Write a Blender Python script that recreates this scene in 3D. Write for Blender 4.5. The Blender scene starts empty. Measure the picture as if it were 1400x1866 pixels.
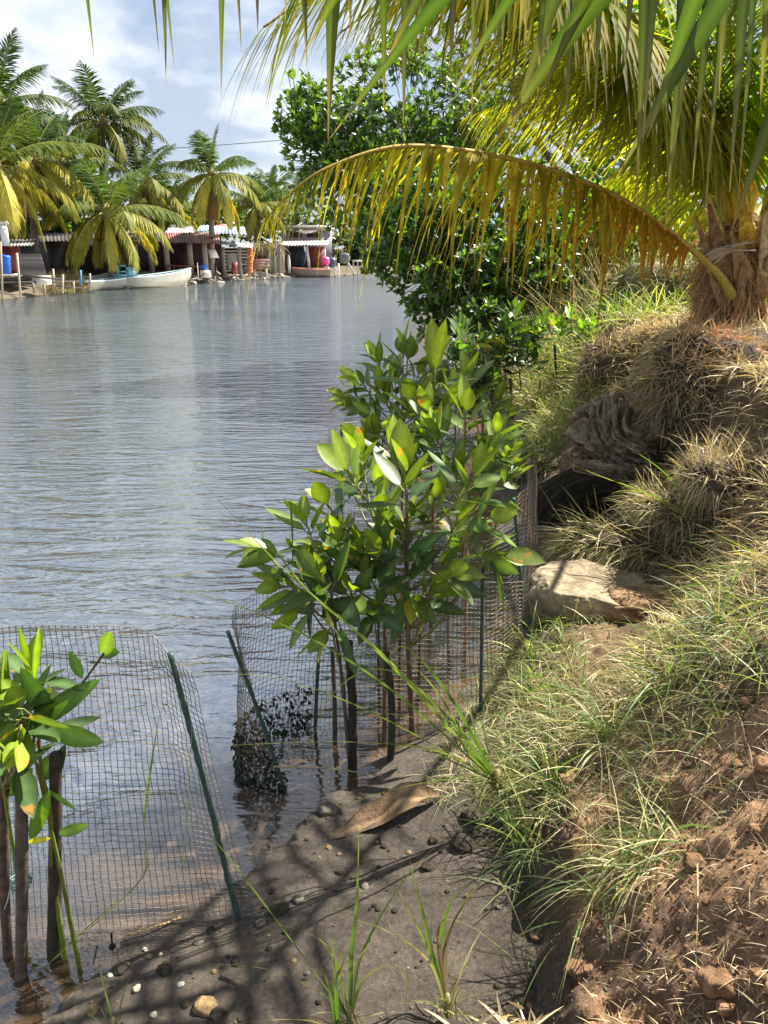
import bpy, math
import numpy as np
from mathutils import Vector
R = math.radians
C = bpy.context.scene.collection

# ---------------------------------------------------------------- camera
FPX, PITCH, HCAM = 1380.0, R(19.3), 2.0
cam_d = bpy.data.cameras.new("camera")
cam = bpy.data.objects.new("camera", cam_d); C.objects.link(cam)
cam.location = (0, 0, HCAM); cam.rotation_euler = (math.pi/2-PITCH, 0, 0)
cam_d.sensor_fit = 'VERTICAL'; cam_d.angle = 2*math.atan(933/FPX)
cam_d.clip_start = 0.02; cam_d.clip_end = 2000
bpy.context.scene.camera = cam
# ---------------------------------------------------------------- light
SUN_EL, SUN_AZ = 52.0, 60.0           # azimuth clockwise from +Y (the view direction)
sv = Vector((math.cos(R(SUN_EL))*math.sin(R(SUN_AZ)), math.cos(R(SUN_EL))*math.cos(R(SUN_AZ)), math.sin(R(SUN_EL))))
sd = bpy.data.lights.new("sun", 'SUN'); sd.energy = 5.0; sd.angle = R(0.5); sd.color = (1, .94, .82)
so = bpy.data.objects.new("sun", sd); C.objects.link(so); so.rotation_euler = sv.to_track_quat('Z', 'Y').to_euler()
w = bpy.data.worlds.new("World"); bpy.context.scene.world = w; w.use_nodes = True
nt = w.node_tree; N = nt.nodes; L = nt.links
bg = N['Background']; sky = N.new('ShaderNodeTexSky'); sky.sky_type = 'NISHITA'; sky.sun_disc = False
sky.sun_elevation = R(SUN_EL); sky.sun_rotation = R(SUN_AZ)
bg.inputs[1].default_value = 0.05
tc = N.new('ShaderNodeTexCoord'); mp = N.new('ShaderNodeMapping'); mp.inputs['Scale'].default_value = (1, 1, 2.2)
mp.inputs['Location'].default_value = (0.35, 0.1, 0.12)
n1 = N.new('ShaderNodeTexNoise'); n1.inputs['Scale'].default_value = 3.4; n1.inputs['Detail'].default_value = 9; n1.inputs['Roughness'].default_value = .52
n2 = N.new('ShaderNodeTexNoise'); n2.inputs['Scale'].default_value = 6.5; n2.inputs['Detail'].default_value = 9; n2.inputs['Roughness'].default_value = .55
r1 = N.new('ShaderNodeValToRGB'); r1.color_ramp.elements[0].position = .34; r1.color_ramp.elements[1].position = .55
r2 = N.new('ShaderNodeValToRGB')
r2.color_ramp.elements[0].position = .46; r2.color_ramp.elements[0].color = (4.0, 4.7, 5.8, 1)
r2.color_ramp.elements[1].position = .60; r2.color_ramp.elements[1].color = (7.0, 7.4, 7.9, 1)
mx = N.new('ShaderNodeMixRGB')
L.new(tc.outputs['Generated'], mp.inputs[0]); L.new(mp.outputs[0], n1.inputs[0]); L.new(mp.outputs[0], n2.inputs[0])
L.new(n1.outputs[0], r1.inputs[0]); L.new(n2.outputs[0], r2.inputs[0])
L.new(r1.outputs[0], mx.inputs[0]); L.new(sky.outputs[0], mx.inputs[1]); L.new(r2.outputs[0], mx.inputs[2])
L.new(mx.outputs[0], bg.inputs[0])
sc = bpy.context.scene
sc.view_settings.view_transform = 'Standard'; sc.view_settings.look = 'None'; sc.view_settings.gamma = 1
sc.view_settings.exposure = 1.6
sc.render.engine = 'CYCLES'; sc.cycles.max_bounces = 6; sc.cycles.transparent_max_bounces = 12

# ---------------------------------------------------------------- helpers
rng = np.random.default_rng(7)
def ray(px, py):
    x = (px-700)/FPX; u = -(py-933)/FPX
    return np.array([x, math.cos(PITCH)+u*math.sin(PITCH), -math.sin(PITCH)+u*math.cos(PITCH)])
def G(px, py, z=0.0):
    r = ray(px, py); return r*((z-HCAM)/r[2]) + [0, 0, HCAM]
def A(px, py, Y):
    r = ray(px, py); return r*(Y/r[1]) + [0, 0, HCAM]
def img(p):
    v = np.asarray(p)-[0, 0, HCAM]
    d = v[..., 1]*math.cos(PITCH)-v[..., 2]*math.sin(PITCH); u = v[..., 1]*math.sin(PITCH)+v[..., 2]*math.cos(PITCH)
    return 700+FPX*v[..., 0]/d, 933-FPX*u/d
def nrm(v):
    v = np.asarray(v, float); return v/np.maximum(np.linalg.norm(v, axis=-1, keepdims=True), 1e-9)
def vnoise(x, y, z=None, seed=0):
    x = np.asarray(x, float); y = np.asarray(y, float); z = np.zeros_like(x) if z is None else np.asarray(z, float)
    xi, yi, zi = np.floor(x), np.floor(y), np.floor(z)
    fx, fy, fz = x-xi, y-yi, z-zi
    fx, fy, fz = [t*t*(3-2*t) for t in (fx, fy, fz)]
    def h(a, b, c):
        n = (a.astype(np.int64)*374761393 + b.astype(np.int64)*668265263 + c.astype(np.int64)*2147483647 + seed*974634777) & 0xffffffff
        n = ((n ^ (n >> 13))*1274126177) & 0xffffffff; n = n ^ (n >> 16)
        return (n & 0xffff)/65535.0
    o = 0
    for a in (0, 1):
        for b in (0, 1):
            for c in (0, 1):
                o = o + h(xi+a, yi+b, zi+c)*(fx if a else 1-fx)*(fy if b else 1-fy)*(fz if c else 1-fz)
    return o*2-1
def fbm(x, y, z=None, f=1.0, o=4, seed=0, g=.5):
    s = 0; a = 1; n = 0
    for i in range(o):
        x, y = .8*x+.6*y+i*.37, .8*y-.6*x+i*.71
        s = s + a*vnoise(x*f, y*f, None if z is None else z*f, seed+i); n += a; a *= g; f *= 2.03
    return s/n
def catmull(P, n):
    P = np.asarray(P, float); P = np.vstack([2*P[0]-P[1], P, 2*P[-1]-P[-2]])
    m = len(P)-3; t = np.linspace(0, m-1e-6, n); i = t.astype(int); f = (t-i)[:, None]
    a, b, c, d = P[i], P[i+1], P[i+2], P[i+3]
    return .5*(2*b+(c-a)*f+(2*a-5*b+4*c-d)*f**2+(3*b-a-3*c+d)*f**3)

class MB:
    """collects vertices, faces and colours, and links them as one mesh object"""
    def __init__(s): s.v = []; s.q = []; s.t = []; s.c = []; s.n = 0
    def add(s, v, q=None, t=None, col=(.5, .5, .5, 0)):
        v = np.asarray(v, float).reshape(-1, 3); s.v.append(v)
        c = np.asarray(col, float)
        if c.ndim == 1: c = np.tile(c if len(c) == 4 else np.r_[c, 0], (len(v), 1))
        s.c.append(c)
        if q is not None and len(q): s.q.append(np.asarray(q, int)+s.n)
        if t is not None and len(t): s.t.append(np.asarray(t, int)+s.n)
        s.n += len(v)
    def tube(s, P, r, k=8, col=(.5, .5, .5, 0), caps=True, rough=0, seed=0):
        P = np.asarray(P, float); n = len(P); r = np.broadcast_to(np.asarray(r, float), (n,))
        T = nrm(np.gradient(P, axis=0)); ref = np.array([0, 0, 1.]) if abs(T[0, 2]) < .9 else np.array([1., 0, 0])
        U = nrm(np.cross(T, ref)); W = np.cross(T, U)
        a = np.linspace(0, 2*math.pi, k, endpoint=False)
        ring = np.cos(a)[None, :, None]*U[:, None]+np.sin(a)[None, :, None]*W[:, None]
        rr = r[:, None, None]*np.ones((n, k, 1))
        if rough:
            q = P[:, None]+ring*rr; rr = rr*(1+rough*fbm(q[..., 0]+seed, q[..., 1], q[..., 2]*.5, f=.6/max(r.max(), 1e-4), o=3)[..., None])
        V = P[:, None]+ring*rr
        i = np.arange(n-1)[:, None]*k; j = np.arange(k)[None]; j2 = (j+1) % k
        q = np.stack([i+j, i+j2, i+k+j2, i+k+j], -1).reshape(-1, 4)
        V = V.reshape(-1, 3); t = []
        if caps:
            V = np.vstack([V, P[0], P[-1]])
            for b in range(k): t += [[n*k, (b+1) % k, b], [n*k+1, (n-1)*k+b, (n-1)*k+(b+1) % k]]
        if np.ndim(col) == 2 and len(col) == n:
            cc = np.repeat(np.asarray(col), k, 0); col = np.vstack([cc, cc[:1], cc[-1:]]) if caps else cc
        s.add(V, q, t, col)
    def box(s, a, b, col=(.5, .5, .5, 0)):
        a, b = np.minimum(a, b), np.maximum(a, b)
        v = [[(a, b)[i][0], (a, b)[j][1], (a, b)[k][2]] for i in (0, 1) for j in (0, 1) for k in (0, 1)]
        s.add(v, [[0, 1, 3, 2], [4, 6, 7, 5], [0, 4, 5, 1], [2, 3, 7, 6], [0, 2, 6, 4], [1, 5, 7, 3]], None, col)
    def plank(s, p, q, wv, tv, col=(.5, .5, .5, 0)):      # a bar from p to q with width vector and thickness vector
        p, q, wv, tv = map(lambda z: np.asarray(z, float), (p, q, wv, tv))
        v = [e+sa*wv/2+sb*tv/2 for e in (p, q) for sa in (-1, 1) for sb in (-1, 1)]
        s.add(v, [[0, 1, 3, 2], [4, 6, 7, 5], [0, 4, 5, 1], [2, 3, 7, 6], [0, 2, 6, 4], [1, 5, 7, 3]], None, col)
    def wires(s, P, Q, r, col):
        P = np.asarray(P, float); Q = np.asarray(Q, float); T = nrm(Q-P)
        ref = np.where(np.abs(T[:, 2:3]) < .8, [[0, 0, 1.]], [[1., 0, 0]]); U = nrm(np.cross(T, ref)); W = np.cross(T, U)
        a = np.array([0, 2.094, 4.189]); ring = np.cos(a)[None, :, None]*U[:, None]+np.sin(a)[None, :, None]*W[:, None]
        V = np.concatenate([P[:, None]+ring*r, Q[:, None]+ring*r], 1)
        b = (np.arange(len(P))*6)[:, None, None]
        f = np.array([[0, 1, 4, 3], [1, 2, 5, 4], [2, 0, 3, 5]])[None]+b
        c = np.asarray(col, float); c = np.repeat(c, 6, 0) if c.ndim == 2 else c
        s.add(V.reshape(-1, 3), f.reshape(-1, 4), None, c)
    def blades(s, P, D, Ln, W, S=None, grav=0.0, nseg=4, prof='grass', fold=0.0, col0=(.1, .2, .05), col1=None, spots=0, twist=0, pull=None):
        """many ribbon leaves at once; grav bends each towards -Z (or towards pull), fold makes a V across"""
        P = np.asarray(P, float).reshape(-1, 3); m = len(P); D = nrm(np.broadcast_to(D, (m, 3)))
        Ln = np.broadcast_to(Ln, (m,)).astype(float); W = np.broadcast_to(W, (m,)).astype(float); gr = np.broadcast_to(grav, (m,)).astype(float)
        if S is None: S = np.cross(D, nrm(rng.normal(size=(m, 3))))
        S = nrm(np.broadcast_to(S, (m, 3)))
        g = np.array([0, 0, -1.])[None] if pull is None else np.asarray(pull, float)
        u = np.linspace(0, 1, nseg+1)
        if prof == 'grass': pf = np.clip(1.05-u**2.2, 0.02, 1)*np.clip(.55+u*3, 0, 1)
        elif prof == 'leaflet': pf = np.clip(.35+u*5, 0, 1)*np.clip((1-u)*1.35, .03, 1)
        elif prof == 'leaf': pf = np.sin(math.pi*np.clip(u, .0, 1)**.85)**.72*.98+.025
        elif prof == 'const': pf = np.ones_like(u)
        p = P.copy(); d = D.copy(); rows = []
        k = 3 if fold else 2
        for i, t in enumerate(u):
            if i: 
                d = nrm(d+g*(gr/nseg)[:, None]); p = p+d*(Ln/nseg)[:, None]
            Sp = nrm(S-np.sum(S*d, -1, keepdims=True)*d)
            if twist:
                B = np.cross(d, Sp); a = twist*t*np.sign(rng.random(1)-.5+0*t); Sp = Sp*math.cos(a[0])+B*math.sin(a[0])
            w2 = Sp*(W*pf[i]/2)[:, None]
            if fold:
                Nn = np.cross(d, Sp); Nn = Nn*np.sign(Nn[:, 2:3]+1e-6)
                f = Nn*(W*pf[i]/2*fold)[:, None]; rows.append(np.stack([p-w2+f, p, p+w2+f], 1))
            else: rows.append(np.stack([p-w2, p+w2], 1))
        V = np.stack(rows, 1)                              # m, nseg+1, k, 3
        base = (np.arange(m)*(nseg+1)*k)[:, None, None]; i = (np.arange(nseg)*k)[None, :, None]; j = np.arange(k-1)[None, None]
        b = base+i+j; q = np.stack([b, b+1, b+k+1, b+k], -1).reshape(-1, 4)
        c0 = np.broadcast_to(np.asarray(col0, float), (m, 3)); c1 = c0 if col1 is None else np.broadcast_to(np.asarray(col1, float), (m, 3))
        uu = (u**2)[None, :, None, None]; cc = c0[:, None, None]*(1-uu)+c1[:, None, None]*uu
        cc = np.broadcast_to(cc, (m, nseg+1, k, 3)); al = np.broadcast_to(np.asarray(spots, float).reshape(-1, 1, 1, 1), (m, nseg+1, k, 1))
        cc = np.concatenate([cc, al], -1).copy()
        if fold and prof == 'leaf': cc[:, :, 1, :3] = cc[:, :, 1, :3]*1.5+.03      # pale midrib
        s.add(V.reshape(-1, 3), q, None, cc.reshape(-1, 4))
    def build(s, name, mat, parent=None, smooth=True, loc=None):
        V = np.vstack(s.v); Cc = np.vstack(s.c)
        if loc is None and parent is not None: loc0 = np.array(parent.location) if parent.parent is None else np.array(parent.location)+np.array(parent.parent.location)
        elif loc is None: loc0 = np.array([V[:, 0].mean(), V[:, 1].mean(), V[:, 2].min()])
        else: loc0 = np.asarray(loc, float)
        V = V-loc0
        q = np.vstack(s.q) if s.q else np.zeros((0, 4), int); t = np.vstack(s.t) if s.t else np.zeros((0, 3), int)
        me = bpy.data.meshes.new(name); me.vertices.add(len(V)); me.vertices.foreach_set('co', V.astype(np.float32).ravel())
        li = np.concatenate([q.ravel(), t.ravel()]).astype(np.int32); me.loops.add(len(li)); me.loops.foreach_set('vertex_index', li)
        st = np.concatenate([np.arange(len(q))*4, len(q)*4+np.arange(len(t))*3]).astype(np.int32)
        me.polygons.add(len(st)); me.polygons.foreach_set('loop_start', st)
        me.polygons.foreach_set('loop_total', np.r_[np.full(len(q), 4), np.full(len(t), 3)].astype(np.int32))
        me.update(calc_edges=True); me.validate()
        if smooth: me.polygons.foreach_set('use_smooth', np.ones(len(me.polygons), bool))
        at = me.color_attributes.new('Col', 'FLOAT_COLOR', 'POINT'); at.data.foreach_set('color', Cc.astype(np.float32).ravel())
        me.materials.append(mat)
        o = bpy.data.objects.new(name, me); C.objects.link(o)
        if parent is not None: o.parent = parent; o.location = (0, 0, 0)
        else: o.location = loc0
        return o
def tag(o, label=None, cat=None, group=None, kind=None):
    if label: o['label'] = label
    if cat: o['category'] = cat
    if group: o['group'] = group
    if kind: o['kind'] = kind
    return o
def thing(name, loc, label, cat, group=None):
    o = bpy.data.objects.new(name, None); C.objects.link(o); o.location = tuple(float(v) for v in loc); o.empty_display_size = .1
    return tag(o, label, cat, group)

# ---------------------------------------------------------------- materials
def newmat(name):
    m = bpy.data.materials.new(name); m.use_nodes = True; return m, m.node_tree.nodes, m.node_tree.links, m.node_tree.nodes['Principled BSDF']
def vary(n, l, colsock, scale, amount, detail=5):
    t = n.new('ShaderNodeTexCoord'); ns = n.new('ShaderNodeTexNoise'); ns.inputs['Scale'].default_value = scale; ns.inputs['Detail'].default_value = detail
    l.new(t.outputs['Object'], ns.inputs[0])
    mr = n.new('ShaderNodeMapRange'); mr.inputs[1].default_value = .25; mr.inputs[2].default_value = .75; mr.inputs[3].default_value = 1-amount; mr.inputs[4].default_value = 1+amount
    l.new(ns.outputs[0], mr.inputs[0])
    mm = n.new('ShaderNodeVectorMath'); mm.operation = 'MULTIPLY'; l.new(colsock, mm.inputs[0]); l.new(mr.outputs[0], mm.inputs[1])
    return mm.outputs[0], ns.outputs[0]
def solid(name, rough=.7, scale=8, amount=.3, bump=0.0, spec=.3, metal=0, grain=None):
    m, n, l, b = newmat(name); a = n.new('ShaderNodeAttribute'); a.attribute_name = 'Col'
    c, ns = vary(n, l, a.outputs['Color'], scale, amount)
    l.new(c, b.inputs['Base Color']); b.inputs['Roughness'].default_value = rough; b.inputs['Specular IOR Level'].default_value = spec; b.inputs['Metallic'].default_value = metal
    if bump:
        bp = n.new('ShaderNodeBump'); bp.inputs['Distance'].default_value = bump
        n3 = n.new('ShaderNodeTexNoise'); n3.inputs['Scale'].default_value = scale*3; n3.inputs['Detail'].default_value = 8; n3.inputs['Roughness'].default_value = .7
        t = n.new('ShaderNodeTexCoord')
        if grain:
            mpp = n.new('ShaderNodeMapping'); mpp.inputs['Scale'].default_value = grain; l.new(t.outputs['Object'], mpp.inputs[0]); l.new(mpp.outputs[0], n3.inputs[0])
        else: l.new(t.outputs['Object'], n3.inputs[0])
        l.new(n3.outputs[0], bp.inputs['Height']); l.new(bp.outputs[0], b.inputs['Normal'])
    return m
def leafmat(name, trans=.4, rough=.4, spotscale=30, tcol=(1.6, 1.7, .35), scale=12, amount=.25, spotcol=(.55, .22, .03, 1), spec=.5):
    m, n, l, b = newmat(name); a = n.new('ShaderNodeAttribute'); a.attribute_name = 'Col'
    c, ns = vary(n, l, a.outputs['Color'], scale, amount)
    t = n.new('ShaderNodeTexCoord'); n2 = n.new('ShaderNodeTexNoise'); n2.inputs['Scale'].default_value = spotscale; n2.inputs['Detail'].default_value = 3
    l.new(t.outputs['Object'], n2.inputs[0])
    ad = n.new('ShaderNodeMath'); ad.operation = 'SUBTRACT'; ad.inputs[0].default_value = .86; 
    ml = n.new('ShaderNodeMath'); ml.operation = 'MULTIPLY'; ml.inputs[1].default_value = .5; l.new(a.outputs['Alpha'], ml.inputs[0]); l.new(ml.outputs[0], ad.inputs[1])
    df = n.new('ShaderNodeMath'); df.operation = 'SUBTRACT'; l.new(n2.outputs[0], df.inputs[0]); l.new(ad.outputs[0], df.inputs[1])
    sm = n.new('ShaderNodeMath'); sm.operation = 'MULTIPLY'; sm.inputs[1].default_value = 9; sm.use_clamp = True; l.new(df.outputs[0], sm.inputs[0])
    mxx = n.new('ShaderNodeMixRGB'); mxx.inputs[2].default_value = spotcol; l.new(sm.outputs[0], mxx.inputs[0]); l.new(c, mxx.inputs[1])
    l.new(mxx.outputs[0], b.inputs['Base Color']); b.inputs['Roughness'].default_value = rough; b.inputs['Specular IOR Level'].default_value = spec
    tr = n.new('ShaderNodeBsdfTranslucent'); vm = n.new('ShaderNodeVectorMath'); vm.operation = 'MULTIPLY'; vm.inputs[1].default_value = tcol
    l.new(mxx.outputs[0], vm.inputs[0]); l.new(vm.outputs[0], tr.inputs[0])
    ms = n.new('ShaderNodeMixShader'); ms.inputs[0].default_value = trans; l.new(b.outputs[0], ms.inputs[1]); l.new(tr.outputs[0], ms.inputs[2])
    l.new(ms.outputs[0], n['Material Output'].inputs[0]); return m
M_frond = leafmat('palm_leaflet', .6, .6, 38, (1.6, 1.95, .3), spotcol=(.34, .13, .03, 1), scale=5, amount=.45, spec=.15)
M_ffar = leafmat('distant_palm_leaflet', .3, .6, 6, (1.6, 1.5, .4), scale=1.5, spec=.2)
M_mang = leafmat('mangrove_leaf', .30, .42, 20, (1.7, 1.8, .25), scale=40, amount=.2)
M_tree = leafmat('tree_leaf', .38, .32, 20, (2.2, 2.4, .3), scale=1.2, amount=.35)
M_grass = leafmat('grass_blade', .35, .5, 60, (1.4, 1.5, .6), scale=6)
M_straw = leafmat('straw_blade', .22, .6, 60, (1.3, 1.1, .7), scale=6, amount=.3)
M_bark = solid('bark', .85, 14, .45, .006)
M_stem = solid('stem', .6, 60, .3, .001)
M_wood = solid('weathered_wood', .85, 30, .55, .006, grain=(1, 1, .15))
M_rock = solid('stone', .9, 16, .45, .02, spec=.2)
M_paint = solid('old_paint', .55, 1.2, .25)
M_metal = solid('sheet_metal', .5, .8, .3, metal=.0)
M_wire = solid('galvanised_wire', .45, 30, .4, metal=.3, spec=.5)
M_post = solid('coated_steel_post', .4, 50, .35, .0006, spec=.5)
M_plastic = solid('plastic', .35, 2, .1, spec=.5)
M_rubber = solid('cable_rubber', .6, 2, .1)
M_dry = solid('dry_leaf', .8, 22, .5, .008, spec=.2)
M_algae = leafmat('algae_film', .05, .8, 40, (1, 1, 1), spec=.1)
M_fibre = solid('palm_fibre', .95, 22, .6, .02, grain=(1, 1, .12), spec=.1)
# ---------------------------------------------------------------- terrain
cy_ = np.array([-40, 0.3, 1.0, 1.49, 1.84, 2.05, 2.25, 2.43, 2.8, 3.2, 3.85, 5.0, 6.2, 7.0, 8.7, 12, 15.6, 24, 40, 70, 400.])
c0_ = np.array([-9, -2.4, -1.45, -.96, -.64, -.46, -.32, -.12, .18, .50, .76, .85, .98, 1.15, 1.3, 1.25, 1.2, 1.6, 8, 26, 300.])
c1_ = np.array([-6, .20, .31, .40, .45, .44, .42, .46, .60, .74, .90, 1.2, 1.35, 1.5, 1.62, 1.6, 1.6, 2.2, 9, 27, 301.])
z1_ = np.array([.1, .12, .12, .12, .12, .12, .12, .12, .12, .12, .14, .16, .2, .2, .2, .2, .2, .2, .2, .2, .2])
c2_ = np.array([-5, .32, .43, .52, .60, .68, .80, .92, 1.15, 1.48, 1.78, 1.98, 1.80, 1.86, 2.0, 2.0, 2.0, 2.8, 10, 28, 302.])
z2_ = np.array([.45, .45, .42, .38, .36, .36, .38, .40, .38, .36, .38, .58, .45, .55, .5, .5, .5, .5, .5, .5, .5])
c3_ = np.array([-3, 1.4, 1.15, 1.30, 1.42, 1.46, 1.52, 1.60, 1.75, 1.95, 2.05, 2.14, 2.2, 2.3, 2.5, 2.9, 3.2, 4.5, 12, 31, 305.])
z3_ = np.array([.8, .95, 1.0, 1.12, 1.14, 1.14, 1.12, 1.12, 1.14, 1.22, 1.28, 1.36, 1.36, 1.3, 1.28, 1.25, 1.2, 1.2, 1.1, 1.1, 1.1])
FB = np.array([G(-300, 572, 0)[:2], G(0, 545)[:2], G(145, 531)[:2], G(345, 518)[:2], G(420, 511)[:2], G(500, 506)[:2], G(680, 498.5)[:2], [14, 74], [60, 130]])
FB = np.vstack([[FB[0][0]-30, FB[0][1]-38], FB])
def fardist(x, y):       # signed distance beyond the far bank's waterline
    best = np.full(np.shape(x), 1e9); sg = np.zeros(np.shape(x))
    for a, b in zip(FB[:-1], FB[1:]):
        d = b-a; t = np.clip(((x-a[0])*d[0]+(y-a[1])*d[1])/(d@d), 0, 1)
        ex, ey = x-a[0]-t*d[0], y-a[1]-t*d[1]; r = np.hypot(ex, ey); s = np.sign(d[0]*ey-d[1]*ex)
        m = r < best; best = np.where(m, r, best); sg = np.where(m, s, sg)
    return best*sg
def base_h(x, y):
    I = lambda c: np.interp(y, cy_, c)
    c0, c1, c2, c3, z1, z2, z3 = map(I, (c0_, c1_, c2_, c3_, z1_, z2_, z3_))
    wob = (.05*fbm(x, y, f=2.5, o=2, seed=5)+.05*fbm(x, y, f=8, o=3, seed=6))*np.clip((x-c0)*3, 0, 1)
    x = x+wob
    xs = [c0-30, c0-3, c0-.6, c0, c1, c2, c3, c3+3, c3+40]; zs = [-1.6+0*c0, -.45+0*c0, -.03+0*c0, 0*c0, z1, z2, z3, z3+.12, z3+.5]
    h = np.where(x < xs[0], -1.6, 0)+0*x
    for a, b, za, zb in zip(xs[:-1], xs[1:], zs[:-1], zs[1:]):
        t = np.clip((x-a)/(b-a), 0, 1); m = (x >= a) & (x < b); h = np.where(m, za+(zb-za)*t, h)
    h = np.where(x >= xs[-1], zs[-1], h)
    fd = fardist(x, y); hf = np.where(fd > 0, .55*(1-np.exp(-fd/1.2)), np.clip(fd*.35, -1.6, 0))
    return np.where(x > xs[0]+15, np.maximum(h, hf), np.where(fd > -25, np.maximum(h, hf), h)), c0, c1, c2, c3
def masks(x, y):
    h, c0, c1, c2, c3 = base_h(x, y)
    land = np.clip((x-c1)/.12, 0, 1)                       # 1 on the bank slope
    return h, c0, c1, c2, c3, land
def H(x, y):
    x = np.asarray(x, float); y = np.asarray(y, float)
    h, c0, c1, c2, c3, land = masks(x, y)
    mud = .012*fbm(x, y, f=9, o=5, seed=11, g=.6)+.006*fbm(x, y*2.5, f=3, o=2, seed=3)
    cl = fbm(x, y, f=5, o=5, seed=21, g=.6); cl2 = np.abs(fbm(x, y, f=11, o=4, seed=31, g=.6))
    nr = np.clip(4/np.maximum(y, .5), 0, 1); d = land*(.05*cl+.042*fbm(x, y, f=13, o=6, seed=41, g=.68)*(.25+.75*nr))
    big = land*(.09*fbm(x, y, f=1.3, o=3, seed=51)+.06*fbm(x, y, f=3.4, o=2, seed=57))
    return h+np.where(h > -.3, mud*(1-land*.5), 0)+(d+big)*np.clip(h*4, 0, 1)
def axis(lo, hi, dx, g, end0, end1):
    a = list(np.arange(lo, hi, dx)); s = dx
    while a[-1] < end1: s *= g; a.append(a[-1]+s)
    s = dx
    while a[0] > end0: s *= g; a.insert(0, a[0]-s)
    return np.array(a)
xs = axis(-1.6, 2.7, .0098, 1.06, -500, 600)
ys = [-60, -20, -6, -2, 0]; y = .35
while y < 700: ys.append(y); y += max(.0085, y*.0085)
ys = np.array(ys)
X, Y = np.meshgrid(xs, ys); Z = H(X, Y)
def gridfaces(nx, ny):
    i = np.arange(ny-1)[:, None]*nx+np.arange(nx-1)[None]; return np.stack([i, i+1, i+nx+1, i+nx], -1).reshape(-1, 4)
_, c0, c1, c2, c3, land = masks(X, Y)
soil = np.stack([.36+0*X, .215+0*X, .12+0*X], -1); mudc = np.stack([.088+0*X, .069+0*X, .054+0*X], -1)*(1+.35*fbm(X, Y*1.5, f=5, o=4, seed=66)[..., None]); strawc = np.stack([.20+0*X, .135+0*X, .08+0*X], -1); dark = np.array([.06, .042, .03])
nz = fbm(X, Y, f=2.2, o=4, seed=77)[..., None]
sf = np.clip((2.1-Y)*2+.3+nz[..., 0]*1.2, 0, 1)[..., None]
lc = strawc*(1-sf)+soil*sf
dm = np.clip(fbm(X, Y, f=4, o=4, seed=91)*2.6-.1, 0, 1)[..., None]; lc = lc*(1-.6*dm)+dark*.6*dm
face_shade = (np.clip(1-np.abs(X-(c1+c2)/2)/((c2-c1)*.5+.02), 0, 1)*np.clip((3.0-Y), 0, 1))[..., None]*.75
lc = lc*(1-face_shade)+dark*face_shade  # shadow side of the steep bank edge, painted into the soil colour
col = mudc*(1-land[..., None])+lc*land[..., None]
hol_shade = np.exp(-(((X-1.75)/.55)**2+((Y-5.0)/.75)**2))[..., None]; col = col*(1-.8*hol_shade)+dark*.5*.8*hol_shade  # shade in the hollow below the clump, put into the ground colour
fdv = fardist(X, Y)[..., None]; col = np.where(fdv > -.5, np.array([.10, .08, .055]), col)
far = (Y > 9)[..., None] & (fdv < 0) & (land[..., None] > .5); col = np.where(far, np.array([.14, .15, .055]), col)
dp = np.clip(-Z/.5, 0, 1)[..., None]; col = np.where(Z[..., None] < 0, np.array([.17, .125, .085])*(1-dp)+np.array([.07, .075, .06])*dp, col)
wet = np.clip(1.1-np.maximum(Z, 0)*9, 0, 1)*(1-land*.6)
def ground_mat():
    m, n, l, b = newmat('earth'); a = n.new('ShaderNodeAttribute'); a.attribute_name = 'Col'
    c, ns = vary(n, l, a.outputs['Color'], 7, .35, 8); c, ns2 = vary(n, l, c, 60, .45, 6); c, ns4 = vary(n, l, c, 260, .4, 4)
    l.new(c, b.inputs['Base Color'])
    mr = n.new('ShaderNodeMapRange'); mr.inputs[3].default_value = .95; mr.inputs[4].default_value = .42; l.new(a.outputs['Alpha'], mr.inputs[0]); l.new(mr.outputs[0], b.inputs['Roughness'])
    b.inputs['Specular IOR Level'].default_value = .35
    bp = n.new('ShaderNodeBump'); bp.inputs['Distance'].default_value = .02; n3 = n.new('ShaderNodeTexNoise'); n3.inputs['Scale'].default_value = 70; n3.inputs['Detail'].default_value = 9; n3.inputs['Roughness'].default_value = .8
    t = n.new('ShaderNodeTexCoord'); l.new(t.outputs['Object'], n3.inputs[0]); l.new(n3.outputs[0], bp.inputs['Height']); l.new(bp.outputs[0], b.inputs['Normal']); 
    st = n.new('ShaderNodeMapRange'); st.inputs[3].default_value = 1; st.inputs[4].default_value = .7; l.new(a.outputs['Alpha'], st.inputs[0]); l.new(st.outputs[0], bp.inputs['Strength'])
    return m
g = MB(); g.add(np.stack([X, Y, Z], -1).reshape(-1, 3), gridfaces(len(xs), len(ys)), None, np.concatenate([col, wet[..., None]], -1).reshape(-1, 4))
tag(g.build('ground', ground_mat(), loc=(0, 0, 0)), kind='structure')
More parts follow.
